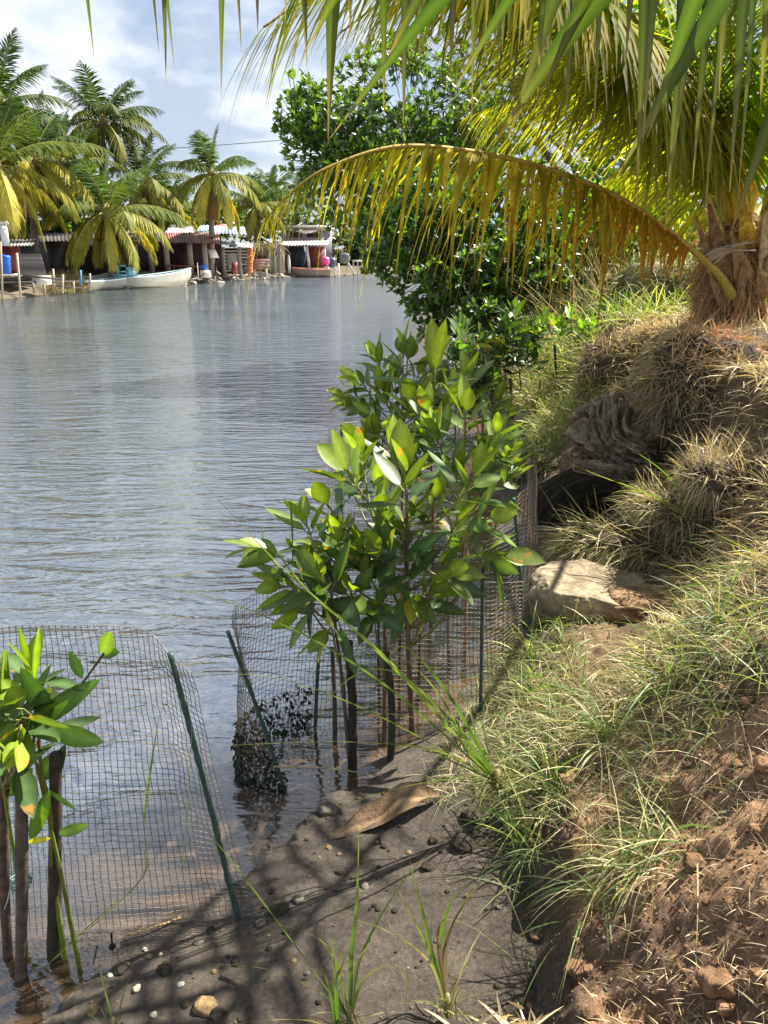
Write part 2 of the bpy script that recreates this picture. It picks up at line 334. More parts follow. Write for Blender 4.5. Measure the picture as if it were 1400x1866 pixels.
# water
xw = axis(-3, 2.2, .06, 1.09, -500, 600); yw = [-60, -10, 0]; y = .5
while y < 700: yw.append(y); y += max(.05, y*.04)
yw = np.array(yw); Xw, Yw = np.meshgrid(xw, yw); dep = np.clip(-H(Xw, Yw), 0, 3)
turb = 1-np.exp(-dep*6.0)
wm = MB(); wm.add(np.stack([Xw, Yw, 0*Xw], -1).reshape(-1, 3), gridfaces(len(xw), len(yw)), None, np.stack([.045+0*dep, .058+0*dep, .066+0*dep, turb], -1).reshape(-1, 4))
def water_mat():
    m, n, l, b = newmat('canal_water'); n.remove(b); out = n['Material Output']
    a = n.new('ShaderNodeAttribute'); a.attribute_name = 'Col'
    tr = n.new('ShaderNodeBsdfTransparent'); tr.inputs[0].default_value = (.86, .78, .66, 1)
    df = n.new('ShaderNodeBsdfDiffuse'); l.new(a.outputs['Color'], df.inputs[0])
    m1 = n.new('ShaderNodeMixShader'); l.new(a.outputs['Alpha'], m1.inputs[0]); l.new(tr.outputs[0], m1.inputs[1]); l.new(df.outputs[0], m1.inputs[2])
    gl = n.new('ShaderNodeBsdfGlossy'); gl.inputs['Roughness'].default_value = .03; gl.inputs[0].default_value = (1, 1, 1, 1)
    t = n.new('ShaderNodeTexCoord')
    def layer(sx, sy, sc, det, rot, dist):
        mpp = n.new('ShaderNodeMapping'); mpp.inputs['Scale'].default_value = (sx, sy, 1); mpp.inputs['Rotation'].default_value = (0, 0, R(rot)); l.new(t.outputs['Object'], mpp.inputs[0])
        ns = n.new('ShaderNodeTexNoise'); ns.inputs['Scale'].default_value = sc; ns.inputs['Detail'].default_value = det; ns.inputs['Roughness'].default_value = .5; ns.inputs['Distortion'].default_value = dist; l.new(mpp.outputs[0], ns.inputs[0]); return ns.outputs[0]
    h1 = layer(1.2, 5.0, 1.0, 3, -8, .9); h2 = layer(1, 2.6, 8.0, 3, 14, .5)
    b1 = n.new('ShaderNodeBump'); b1.inputs['Distance'].default_value = .085; l.new(h1, b1.inputs['Height'])
    b2 = n.new('ShaderNodeBump'); b2.inputs['Distance'].default_value = .013; l.new(h2, b2.inputs['Height']); l.new(b1.outputs[0], b2.inputs['Normal'])
    # ripples die out in the shallows
    s1 = n.new('ShaderNodeMapRange'); s1.inputs[1].default_value = .05; s1.inputs[2].default_value = .8; s1.inputs[3].default_value = .25; l.new(a.outputs['Alpha'], s1.inputs[0])
    wp = layer(.12, .3, 1.0, 3, 10, 1.0); wr_ = n.new('ShaderNodeMapRange'); wr_.inputs[1].default_value = .35; wr_.inputs[2].default_value = .62; wr_.inputs[3].default_value = .45; wr_.inputs[4].default_value = 1.25; l.new(wp, wr_.inputs[0])
    wm2 = n.new('ShaderNodeMath'); wm2.operation = 'MULTIPLY'; l.new(s1.outputs[0], wm2.inputs[0]); l.new(wr_.outputs[0], wm2.inputs[1])
    l.new(wm2.outputs[0], b1.inputs['Strength']); l.new(wm2.outputs[0], b2.inputs['Strength'])
    fr = n.new('ShaderNodeFresnel'); fr.inputs[0].default_value = 7.5; l.new(b2.outputs[0], fr.inputs['Normal']); l.new(b2.outputs[0], gl.inputs['Normal'])
    s2 = n.new('ShaderNodeMapRange'); s2.inputs[1].default_value = .04; s2.inputs[2].default_value = .5; s2.inputs[3].default_value = .28; l.new(a.outputs['Alpha'], s2.inputs[0]); mu = n.new('ShaderNodeMath'); mu.operation = 'MULTIPLY'; l.new(fr.outputs[0], mu.inputs[0]); l.new(s2.outputs[0], mu.inputs[1])
    m2 = n.new('ShaderNodeMixShader'); l.new(mu.outputs[0], m2.inputs[0]); l.new(m1.outputs[0], m2.inputs[1]); l.new(gl.outputs[0], m2.inputs[2]); l.new(m2.outputs[0], out.inputs[0]); return m
tag(wm.build('water', water_mat(), loc=(0, 0, 0)), kind='structure')

# ---------------------------------------------------------------- plant builders
def frond(parent, pts, n=60, Ln=.6, W=.03, hang=.2, grav=1.2, c_dark=(.06, .12, .02), c_old=None, spots=0., bare=.16, rr=.02, rc=(.35, .25, .04), nseg=5, fold=.25, mat=None, lift=.1, fwd=.55, jit=.12, tipl=.18, name='frond', upv=(0, 0, 1), tipc=(.25, .17, .08)):
    P = catmull(pts, max(24, n)); seg = np.r_[0, np.cumsum(np.linalg.norm(np.diff(P, axis=0), axis=1))]; u = seg/seg[-1]
    us = np.linspace(bare, .995, n); Q = np.stack([np.interp(us, u, P[:, i]) for i in range(3)], -1); T = nrm(np.gradient(Q, axis=0))
    S = nrm(np.cross(T, upv)); U = np.cross(S, T)
    mb = MB()
    for sg in (-1, 1):
        v = (us-bare)/(1-bare); l_ = Ln*np.clip(.42+1.9*v, 0, 1)*np.clip((1.06-v)*2.6, tipl, 1)*rng.normal(1, jit*.8, n)*np.where(rng.random(n) < jit*.25, .45, 1)
        f_ = fwd+.7*v**2+rng.normal(0, .06, n)
        D = T*f_[:, None]+S*(sg*(.85-.45*v**3)+rng.normal(0, jit, n))[:, None]+U*lift+np.array([0, 0, -1.])*(hang+rng.normal(0, jit*.7, n))[:, None]
        c0_ = np.tile(c_dark, (n, 1))*rng.uniform(.75, 1.25, (n, 1)); 
        if c_old is not None:
            m = rng.random((n, 1))**1.0; c0_ = c0_*(1-m)+np.tile(c_old, (n, 1))*m
        mb.blades(Q+U*rr*.3, D, l_, W*np.clip((1.1-v)*3, .45, 1), S=nrm(np.cross(D, U)), grav=grav*rng.uniform(.7, 1.3, n), nseg=nseg, prof='leaflet', fold=fold, col0=c0_, col1=c0_*.35+np.array(tipc)*.65, spots=spots)
    o = mb.build(name, mat or M_frond, parent)
    rb = MB(); k = len(P); rb.tube(P, rr*np.clip(1.08-np.linspace(0, 1, k), .12, 1)**.8*np.interp(np.linspace(0, 1, k), [0, .04, .15, 1], [2.2, 1.6, 1, 1]), 7, np.r_[rc, 0])
    rb.build('midrib', M_stem, o); return o

def rosette(mb, p, ax, n=4, Ln=.12, W=.045, c=(.05, .11, .02), yng=(.16, .24, .02), nseg=6, open_=1.0, bud=True):
    ax = nrm(ax); a = nrm(np.cross(ax, [.3, .9, .1])); b = np.cross(ax, a); th0 = rng.uniform(0, 6.28)
    for k in range(n):
        th = th0+k*1.571+rng.normal(0, .15); t = k/max(n-1, 1)
        an = (R(16)+R(56)*t)*open_
        for s in (0, math.pi):
            d = math.cos(th+s)*a+math.sin(th+s)*b; D = ax*math.cos(an)+d*math.sin(an)+rng.normal(0, .09, 3)
            cc = np.array(yng)*(1-t)**1.5+np.array(c)*(1-(1-t)**1.5); cc = np.array([.30, .28, .04]) if rng.random() < .015 else cc*rng.uniform(.6, 1.35)
            ln = Ln*(.72+.35*t)*rng.uniform(.62, 1.2)
            q0 = p-ax*(.022*k)*(Ln/.12); pt = .018*(Ln/.12)
            mb.tube([q0, q0+nrm(D)*pt*1.3], .0016*(Ln/.12), 4, (.25, .25, .06, 0), caps=False)
            mb.blades([q0+nrm(D)*pt], D, ln, W*rng.uniform(.85, 1.15), S=[np.cross(D, ax-D*.2)], grav=rng.uniform(-.15, .45), nseg=nseg, prof='leaf', fold=rng.uniform(.12, .4), col0=cc, spots=rng.choice([0, 0, 0, .5]))
    if bud: mb.blades([p], ax, Ln*.5, W*.16, grav=0, nseg=3, prof='leaf', fold=.5, col0=np.array(yng)*1.1)

def sapling(base, tips, label, stem_r=.011, stemc=(.13, .08, .06), c=(.045, .09, .02), yng=(.16, .22, .02), Ln=.168, W=.055, group=None, name='mangrove_sapling', top=None, n=4, open_=1.0, nseg=6):
    """a seedling: stem from base up to top, a side branch to each leaf rosette given in tips (point, axis, pairs, scale)"""
    base = np.asarray(base, float); top = np.asarray(top if top is not None else tips[0][0], float)
    t = thing(name, base, label, 'sapling', group)
    st = MB(); mid = (base+top)/2+rng.normal(0, .012, 3); P = catmull([base-[0, 0, .05], mid, top], 14)
    r = np.linspace(stem_r, stem_r*.4, 14); st.tube(P, r, 8, np.r_[stemc, 0], rough=.25)
    fol = MB(); tips = list(tips)
    for tp in list(tips):
        if rng.random() < .25: tips.append((np.asarray(tp[0])+rng.normal(0, .05, 3)*np.linalg.norm(top-base)-[0, 0, .04], nrm(np.asarray(tp[1], float)+rng.normal(0, .35, 3)), 4, .85*(tp[3] if len(tp) > 3 else 1)))
    for tip in tips:
        p, ax = np.asarray(tip[0], float), np.asarray(tip[1], float); nn = tip[2] if len(tip) > 2 else n; s = tip[3] if len(tip) > 3 else 1
        d = np.linalg.norm(p-top)
        if d > .02:
            k = np.argmin(np.linalg.norm(P-(p-[0, 0, d*.8+.03]), axis=1)+1.0*np.maximum(0, P[:, 2]-p[2])); q = P[min(k, 12)]
            b = catmull([q, (q+p)/2+[0, 0, -.12*np.linalg.norm(p-q)]-nrm(ax)*.01, p-nrm(ax)*.02, p], 9); st.tube(b, np.linspace(stem_r*.5, stem_r*.25, 9), 6, (.2, .19, .06, 0))
        rosette(fol, p, ax, nn, Ln*s, W*s, c, yng, open_=open_, nseg=nseg)
    st.build('stem', M_stem, t); fol.build('foliage', M_mang, t); return t
def T(px, py, Y, ax=(0, 0, 1), n=4, s=1.0): return (A(px, py, Y), ax, n, s)

def leaftree(base, blobs, label, nros=900, leaf=.1, W=.045, c=(.04, .085, .015), yng=(.11, .17, .02), cat='tree', name='mangrove_tree', group=None, trunk_r=.09, per=6, roots=True, dens=.55, sky=False):
    """blobs: list of (centre, radii) lobes of the crown; rosettes of leaves sit on twigs through the outer part of each lobe"""
    base = np.asarray(base, float); t = thing(name, base, label, cat, group)
    tb = MB(); fo = MB(); vol = np.array([np.prod(b[1])**(2/3) for b in blobs]); vol = vol/vol.sum()
    c0 = np.mean([b[0] for b in blobs], axis=0)
    fork = base+(c0-base)*[.35, .35, .4]; tb.tube(catmull([base-[0, 0, .2], (base+fork)/2+rng.normal(0, .08, 3), fork], 10), np.linspace(trunk_r*1.25, trunk_r*.8, 10), 9, (.13, .11, .09, 0), rough=.3)
    for (bc, br), f in zip(blobs, vol):
        bc = np.asarray(bc, float); br = np.asarray(br, float)
        L1 = catmull([fork, (fork+bc)/2+rng.normal(0, .15, 3)*br.mean(), bc], 10); tb.tube(L1, np.linspace(trunk_r*.6, trunk_r*.2, 10), 7, (.14, .12, .10, 0), rough=.2)
        k = int(nros*f); d = nrm(rng.normal(size=(k*3, 3))); rad = rng.uniform(dens, 1.0, (k*3, 1))**.6
        lump = 1+.38*fbm(d[:, 0]*1.0+bc[0], d[:, 1]+bc[1], d[:, 2]+bc[2], f=1.9, o=3, seed=int(abs(bc[0]*10)) % 50)[:, None]
        p = bc+d*rad*lump*br
        gap = fbm(p[:, 0], p[:, 1], p[:, 2], f=1.9/max(br.mean(), .3)**.5, o=3, seed=9); keep = np.argsort(-gap)[:int(k*1.7)]; keep = rng.permutation(keep)[:k]
        p = p[keep]; d = d[keep]; k = len(p)
        p = p[p[:, 2] > .06]; d = d[:len(p)]; k = len(p)
        ax = nrm(d*.6+[0, 0, .75]+rng.normal(0, .25, (k, 3)))
        # twigs
        sel = rng.random(k) < .35; q = p[sel]; tb.wires(q+(bc-q)*.35-[0, 0, .05], q, .006, (.12, .10, .07, 0))
        a = nrm(np.cross(ax, [.3, .9, .1])); b = np.cross(ax, a)
        tint = (.65+.75*rng.random((k, 1)))
        for j in range(per):
            th = j*6.283/per*1.0+rng.uniform(0, 6.28, k); an = np.where(rng.random(k) < .4, .5, 1.15)+rng.normal(0, .15, k)
            D = ax*np.cos(an)[:, None]+(a*np.cos(th)[:, None]+b*np.sin(th)[:, None])*np.sin(an)[:, None]
            mxy = (rng.random((k, 1))**2)*(an < .8)[:, None]; cc = (np.array(c)*(1-mxy)+np.array(yng)*mxy)*tint*rng.uniform(.8, 1.2, (k, 1))
            fo.blades(p, D, leaf*rng.uniform(.75, 1.2, k), W*rng.uniform(.8, 1.2, k), S=np.cross(D, ax+.01), grav=.2, nseg=3, prof='leaf', fold=.25, col0=cc)
    if roots:
        for i in range(7):
            a = rng.uniform(0, 6.28); e = base+[math.cos(a)*rng.uniform(.4, 1.0), math.sin(a)*rng.uniform(.3, .8), -.35-base[2]*.5]; s = base+(fork-base)*rng.uniform(.1, .5)
            tb.tube(catmull([s, (s+e)/2+[(e-s)[0]*.3, (e-s)[1]*.3, .25], e], 8), .02, 6, (.15, .12, .1, 0))
    tb.build('trunk', M_bark, t); fo.build('crown', M_tree, t); return t

def farpalm(base, crown, label, nf=20, Ln=3.6, seed=0, yellow=.5, lowest=-55, tr=.16, highest=82, name='coconut_palm', az0=0, dark=(.035, .075, .02), group='coconut palms along the far bank', nuts=0, leaf=.85, ylw=(.38, .36, .08)):
    global rng; old = rng; rng = np.random.default_rng(seed)
    base = np.asarray(base, float); crown = np.asarray(crown, float); t = thing(name, base, label, 'palm', group)
    tb = MB(); P = catmull([base-[0, 0, .3], base+(crown-base)*.5+[rng.normal(0, .25), 0, 0], crown-[0, 0, .1]], 26)
    rr = np.linspace(tr*1.25, tr*.85, 26)*(1+.05*np.where(np.arange(26) % 2, 1, -1)); rr[0:2] *= 1.25; tb.tube(P, rr, 9, (.2, .16, .12, 0)); tb.tube([crown-[0, 0, .5], crown, crown+[0, 0, .5]], [tr*.9, tr*1.6, tr*.5], 8, (.25, .19, .09, 0), rough=.4)
    tb.build('trunk', M_bark, t)
    for i in range(nf):
        f = i/(nf-1); el = R(highest+(lowest-highest)*f**.85+rng.normal(0, 5)); az = az0+i*2.399+rng.normal(0, .2)
        l = Ln*(.82+.25*math.sin(math.pi*min(1, f*1.1)))*rng.uniform(.9, 1.1)*(1 if f < .8 else .85)
        h = np.array([math.cos(az), math.sin(az), 0]); p = crown.copy(); pts = [p.copy()]; e = el
        for k in range(6):
            e -= (.04+.20*math.cos(el)*(k/5+.3)+.02*f)*(1.0); e = max(e, -1.45)
            p = p+(h*math.cos(e)+np.array([0, 0, math.sin(e)]))*l/6; pts.append(p.copy())
        yv = np.clip((f-.22)*2.2, .06, 1)*yellow*rng.uniform(.5, 1.3) if f > .12 else 0
        cd = np.array(dark)*(1-min(yv, 1))+np.array(ylw)*min(yv, 1)
        if f > .93 and rng.random() < .6: cd = np.array([.24, .16, .08])
        frond(t, pts, n=72, Ln=leaf*rng.uniform(.9, 1.15), W=.10, hang=.10+.6*f, grav=.5+.9*f, c_dark=cd, c_old=cd*np.array([1.5, 1.35, 1.0]), bare=.12, rr=.028, rc=(.30, .27, .07), nseg=2, fold=0, mat=M_ffar, jit=.12, upv=(math.sin(az)*.02, .01, 1), tipc=cd*.8)
    if nuts:
        for i in range(nuts):
            a = rng.uniform(0, 6.28); nb = MB(); q = crown+[math.cos(a)*tr*2, math.sin(a)*tr*2, -.35+rng.uniform(-.15, .15)]
            u = np.linspace(-1, 1, 7); nb.tube(q+np.outer(u, [0, 0, .14]), .12*np.sqrt(np.clip(1-u**2, .02, 1)), 8, (.38, .24, .06, 0)); nb.build('coconut', M_stem, t)
    rng = old; return t
# ================================================================ NEAR PALM
crown = A(1345, 430, 6.0); pb = A(1352, 602, 6.0); pb[2] = H(pb[0], pb[1])-.05
palm = thing('coconut_palm', pb, 'big stout coconut palm with hairy brown trunk on the right bank', 'palm')
tb = MB(); P = catmull([pb-[0, 0, .15], (pb+crown)/2+[-.02, 0, 0], crown+[0, 0, .15]], 40); u = np.linspace(0, 1, 40)
tb.tube(P, np.interp(u, [0, .12, .5, .8, 1], [.29, .23, .24, .24, .12]), 30, np.column_stack([.22+.07*np.sin(u*40), .135+.04*np.sin(u*40), .075+0*u, 0*u]), rough=.6)
trunk = tb.build('trunk', M_fibre, palm)
fb = MB(); k = 5200; a = rng.uniform(0, 6.28, k); uu = rng.uniform(.02, .95, k); q = np.stack([np.interp(uu, u, P[:, i]) for i in range(3)], -1); o_ = np.stack([np.cos(a), np.sin(a), 0*a], -1)
q = q+o_*np.interp(uu, [0, .5, .9, 1], [.26, .26, .2, .1])[:, None]
fb.blades(q, nrm(o_*.5+rng.normal(0, .5, (k, 3))+[0, 0, -.2]), rng.uniform(.06, .26, k), .006, grav=1.2, nseg=3, col0=np.array([.42, .27, .14])*rng.uniform(.5, 1.5, (k, 1)))
fb.build('fibre_sheath', M_straw, palm)
for (x0, y0, x1, y1, x2, y2, w_, cc) in [(1330, 575, 1295, 490, 1262, 400, .10, (.34, .22, .11)), (1320, 520, 1312, 440, 1290, 375, .15, (.26, .17, .09)), (1392, 540, 1372, 470, 1392, 385, .12, (.52, .40, .26)), (1358, 520, 1336, 470, 1330, 425, .13, (.40, .27, .15)),
        (1400, 500, 1420, 440, 1452, 380, .16, (.36, .25, .15)), (1310, 450, 1300, 410, 1288, 350, .09, (.55, .42, .18)), (1362, 455, 1348, 410, 1352, 350, .12, (.55, .38, .06)), (1385, 450, 1385, 400, 1400, 340, .10, (.6, .45, .12)), (1345, 600, 1362, 540, 1352, 480, .10, (.30, .19, .1))]:
    b = MB(); Pp = catmull([A(x0, y0, 5.78), A(x1, y1, 5.68), A(x2, y2, 5.66)], 12); b.blades([Pp[0]], Pp[-1]-Pp[0], np.linalg.norm(Pp[-1]-Pp[0]), w_, S=[(1, .1, 0)], nseg=8, prof='leaflet', fold=-.6, col0=cc, grav=-.15)
    ob = b.build('leaf_base', M_fibre, palm); sm = ob.modifiers.new('thick', 'SOLIDIFY'); sm.thickness = .015
for i in range(9):      # grey shredded strips caught across the trunk
    b = MB(); s = A(1290+rng.uniform(-10, 15), 475+rng.uniform(-8, 14), 5.68); e = A(1350+rng.uniform(-25, 30), 447+rng.uniform(-14, 14), 5.6)
    Pp = catmull([s, (s+e)/2+[0, 0, .03], e], 6); b.tube(Pp, [.008, .012, .012, .008, .006, .002], 4, (.4, .34, .27, 0)); b.build('shredded_strip', M_straw, palm)
def FR(pts, **k): return frond(palm, [A(*p) for p in pts], **k)
# low arching frond, orange and spotted, that crosses the picture
FR([(1335, 540, 5.75), (1300, 490, 5.7), (1210, 415, 5.5), (1110, 352, 5.2), (980, 303, 4.9), (850, 275, 4.65), (720, 268, 4.45), (600, 305, 4.3), (530, 352, 4.25), (480, 405, 4.2)],
   n=116, Ln=.66, W=.032, hang=.8, grav=1.7, c_dark=(.15, .15, .03), c_old=(.58, .42, .07), spots=np.linspace(1.0, .25, 116), bare=.15, rr=.024, rc=(.34, .26, .05), nseg=8, fwd=.75, tipl=.5, jit=.36, lift=-.05, fold=.45, tipc=(.30, .17, .06))
# the long frond over the top that ends in the fan at upper left
FR([(1335, 420, 6), (1295, 300, 5.6), (1220, 150, 5.0), (1110, 20, 4.4), (960, -60, 3.8), (800, -90, 3.4), (680, -70, 3.2), (590, -40, 3.1), (530, 0, 3.0)],
   n=115, Ln=.58, W=.034, hang=.6, grav=.8, tipl=.8, c_dark=(.065, .15, .018), c_old=(.50, .40, .04), spots=.35, bare=.12, rr=.022, nseg=6, fwd=.75, jit=.16)
FR([(1335, 420, 6), (1285, 290, 5.7), (1200, 150, 5.1), (1080, 40, 4.5), (940, -20, 3.95), (800, -45, 3.6), (660, -35, 3.4), (550, 5, 3.3), (480, 50, 3.25)], n=120, Ln=.52, W=.032, hang=.55, grav=.8, tipl=.8, c_dark=(.065, .14, .018), c_old=(.42, .34, .04), spots=.6, bare=.12, rr=.02, nseg=6, fwd=.8, jit=.16)
# second one beneath, yellower, pointing left
FR([(1330, 400, 6.1), (1260, 270, 6.2), (1160, 200, 6.3), (1050, 175, 6.4), (940, 185, 6.5), (850, 215, 6.6)],
   n=70, Ln=.85, W=.034, hang=.45, grav=1.0, c_dark=(.16, .20, .02), c_old=(.50, .38, .03), spots=.55, bare=.12, rr=.024, nseg=6, fwd=.9)
FR([(1335, 410, 6), (1280, 240, 5.6), (1200, 80, 5.1), (1080, -20, 4.7), (920, -60, 4.4), (770, -20, 4.2), (680, 50, 4.15)],
   n=85, Ln=.85, W=.034, hang=.45, grav=1.0, c_dark=(.055, .14, .018), c_old=(.46, .38, .04), spots=.4, bare=.12, rr=.024, nseg=6, fwd=.95)
FR([(1335, 400, 6.05), (1270, 230, 5.9), (1180, 110, 5.8), (1060, 50, 5.6), (930, 60, 5.5), (840, 110, 5.4)],
   n=80, Ln=.9, W=.036, hang=.45, grav=.9, c_dark=(.065, .15, .018), c_old=(.55, .40, .04), spots=.5, bare=.12, rr=.024, nseg=6, fwd=.95)
FR([(1340, 400, 5.95), (1290, 220, 5.7), (1235, 80, 5.4), (1150, -60, 5.0), (1020, -160, 4.5), (880, -180, 4.0)],
   n=80, Ln=.85, W=.034, hang=.45, grav=.9, c_dark=(.06, .15, .018), c_old=(.40, .38, .04), spots=.3, bare=.14, rr=.026, rc=(.55, .36, .04), nseg=6, fwd=.6)
FR([(1345, 390, 5.9), (1310, 250, 5.7), (1275, 110, 5.4), (1240, -20, 5.1), (1180, -180, 4.6)], n=60, Ln=.8, W=.034, hang=.9, grav=1.0, c_dark=(.10, .18, .02), c_old=(.25, .28, .03), bare=.2, rr=.03, rc=(.6, .42, .05), nseg=6, fwd=.5)
FR([(1350, 390, 5.9), (1350, 240, 5.6), (1330, 80, 5.2), (1290, -90, 4.8)], n=60, Ln=.85, W=.034, hang=.9, grav=1.0, c_dark=(.06, .15, .018), c_old=(.25, .28, .03), bare=.2, rr=.03, rc=(.6, .42, .05), nseg=6, fwd=.5)
FR([(1330, 440, 6.1), (1250, 350, 6.6), (1170, 310, 7.0), (1100, 330, 7.4)], n=50, Ln=.7, W=.032, hang=.9, grav=1.4, c_dark=(.14, .17, .02), c_old=(.4, .32, .03), spots=.5, bare=.15, rr=.02, nseg=5)
FR([(1360, 400, 6), (1400, 250, 5.9), (1430, 120, 5.6), (1440, 20, 5.3)], n=45, Ln=.85, W=.034, hang=.8, grav=1.0, c_dark=(.07, .14, .02), c_old=(.2, .25, .03), bare=.16, rr=.03, rc=(.6, .42, .05), nseg=6)
FR([(1365, 410, 6.1), (1420, 340, 6.6), (1500, 310, 7.2), (1580, 340, 7.8)], n=50, Ln=.7, W=.034, hang=.6, grav=1.2, c_dark=(.06, .15, .018), c_old=(.3, .3, .03), nseg=5)
FR([(1350, 390, 6.2), (1370, 200, 6.9), (1400, 40, 7.6), (1440, -60, 8.6)], n=55, Ln=.8, W=.036, hang=.5, grav=1.0, c_dark=(.06, .11, .02), c_old=(.2, .22, .03), nseg=5)
FR([(1345, 390, 6.2), (1300, 200, 6.9), (1230, 40, 7.6), (1120, -40, 8.4)], n=55, Ln=.8, W=.036, hang=.6, grav=1.0, c_dark=(.06, .11, .02), c_old=(.25, .26, .03), nseg=5)
# more fronds of the same crown: filling the mass overhead, and one added out of view to shade the mud
FR([(1335, 400, 6.0), (1270, 250, 5.5), (1180, 120, 4.9), (1060, 10, 4.3), (900, -40, 3.9), (740, -20, 3.7), (620, 60, 3.6)], n=80, Ln=.75, W=.036, hang=.5, grav=1.0, c_dark=(.04, .085, .012), c_old=(.15, .18, .03), spots=.4, bare=.12, nseg=6, fwd=.7, jit=.2)
FR([(1340, 400, 6.0), (1300, 260, 5.8), (1240, 130, 5.6), (1140, 70, 5.3), (1030, 90, 5.1), (950, 160, 5.0)], n=75, Ln=.85, W=.036, hang=.5, grav=1.0, c_dark=(.055, .13, .018), c_old=(.5, .36, .04), spots=.5, bare=.14, nseg=6, fwd=.7, jit=.2)
FR([(1345, 400, 6.0), (1330, 280, 5.7), (1290, 180, 5.3), (1220, 120, 4.9), (1140, 130, 4.6), (1080, 190, 4.5)], n=65, Ln=.8, W=.042, hang=1.0, grav=1.3, c_dark=(.05, .10, .012), c_old=(.22, .22, .03), spots=.4, bare=.16, rc=(.55, .36, .04), nseg=6, fwd=.6, jit=.2)
FR([(1350, 390, 6), (1390, 260, 5.7), (1410, 130, 5.3), (1400, 20, 4.9), (1370, -90, 4.4)], n=60, Ln=.85, W=.042, hang=.9, grav=1.2, c_dark=(.05, .10, .012), c_old=(.2, .22, .03), bare=.2, rr=.03, rc=(.6, .42, .05), nseg=6, fwd=.5)
cx_ = crown
for pts in ([(2.75, 5.3, 4.2), (2.45, 4.3, 4.3), (2.2, 3.5, 3.95), (2.0, 2.9, 3.5), (1.9, 2.4, 3.0)],):
    frond(palm, [crown]+[np.array(p) for p in pts], n=70, Ln=.8, W=.045, hang=.6, grav=1.1, c_dark=(.05, .10, .012), c_old=(.15, .18, .03), bare=.14, rr=.028, rc=(.5, .36, .05), nseg=5)  # unseen frond, added for the shade it casts on the mud
FR([(1335, 420, 6), (1290, 280, 5.5), (1200, 120, 4.9), (1080, 0, 4.3), (930, -70, 3.9), (800, -70, 3.6), (700, -20, 3.5)], n=95, Ln=.75, W=.03, hang=.45, grav=.8, tipl=.8, c_dark=(.055, .14, .018), c_old=(.50, .40, .04), spots=.45, bare=.12, rr=.022, nseg=6, fwd=.85, jit=.16)
FR([(1335, 420, 6), (1280, 290, 5.9), (1200, 190, 5.7), (1110, 120, 5.5), (1010, 110, 5.4), (930, 150, 5.3)], n=80, Ln=.85, W=.034, hang=.7, grav=.9, tipl=.7, c_dark=(.065, .14, .018), c_old=(.46, .38, .04), spots=.5, bare=.12, rr=.022, nseg=6, fwd=.85, jit=.16)
# the frond that hangs over the camera: its leaflet ends come into the top of the view
nearr = [A(1400, 380, 5.7), A(1560, 60, 5.0), A(1640, -260, 3.6), A(1500, -520, 2.3), A(1230, -560, 1.75), A(900, -520, 1.5), (A(560, -470, 1.35)), A(250, -420, 1.3), A(60, -350, 1.3)]
nf_ = MB(); RP = catmull(nearr, 200); rx, ry = img(RP)
tips = [(172, 112, .016), (290, 98, .014), (303, 162, .02), (318, 130, .013), (403, 185, .022), (440, 95, .018), (470, 60, .03), (520, 40, .03), (598, 258, .045), (560, 130, .03), (640, 70, .035), (700, 215, .03), (735, 240, .032), (765, 120, .03), (820, 150, .035), (885, 60, .04), (905, 150, .02), (925, 255, .07),
        (980, 175, .038), (1030, 255, .022), (1082, 250, .026), (1160, 372, .035), (1172, 260, .045), (1212, 425, .034), (1225, 300, .05), (1262, 340, .045), (1285, 385, .03), (1330, 350, .05), (1310, 180, .05), (1240, 160, .05), (1385, 210, .05), (1345, 370, .03), (1140, 120, .045), (860, 230, .018)]
RP2 = catmull([A(1400, 380, 5.7), A(1640, 60, 4.2), A(1660, -150, 2.6), A(1500, -200, 1.75), A(1280, -210, 1.4), A(1010, -210, 1.2), A(760, -190, 1.1), A(560, -160, 1.05)], 160)
diag = [((1275, -210), (902, 255), 1.4, .055), ((1015, -210), (598, 256), 1.2, .026), ((1450, -205), (1120, 330), 1.7, .05), ((900, -200), (700, 120), 1.15, .03), ((1560, -180), (1330, 430), 1.9, .06), ((1100, -210), (830, 160), 1.25, .03), ((760, -190), (560, 90), 1.1, .028), ((1600, -170), (1425, 420), 2.1, .07), ((1350, -205), (1180, 250), 1.5, .04), ((1190, -210), (985, 175), 1.3, .035)]
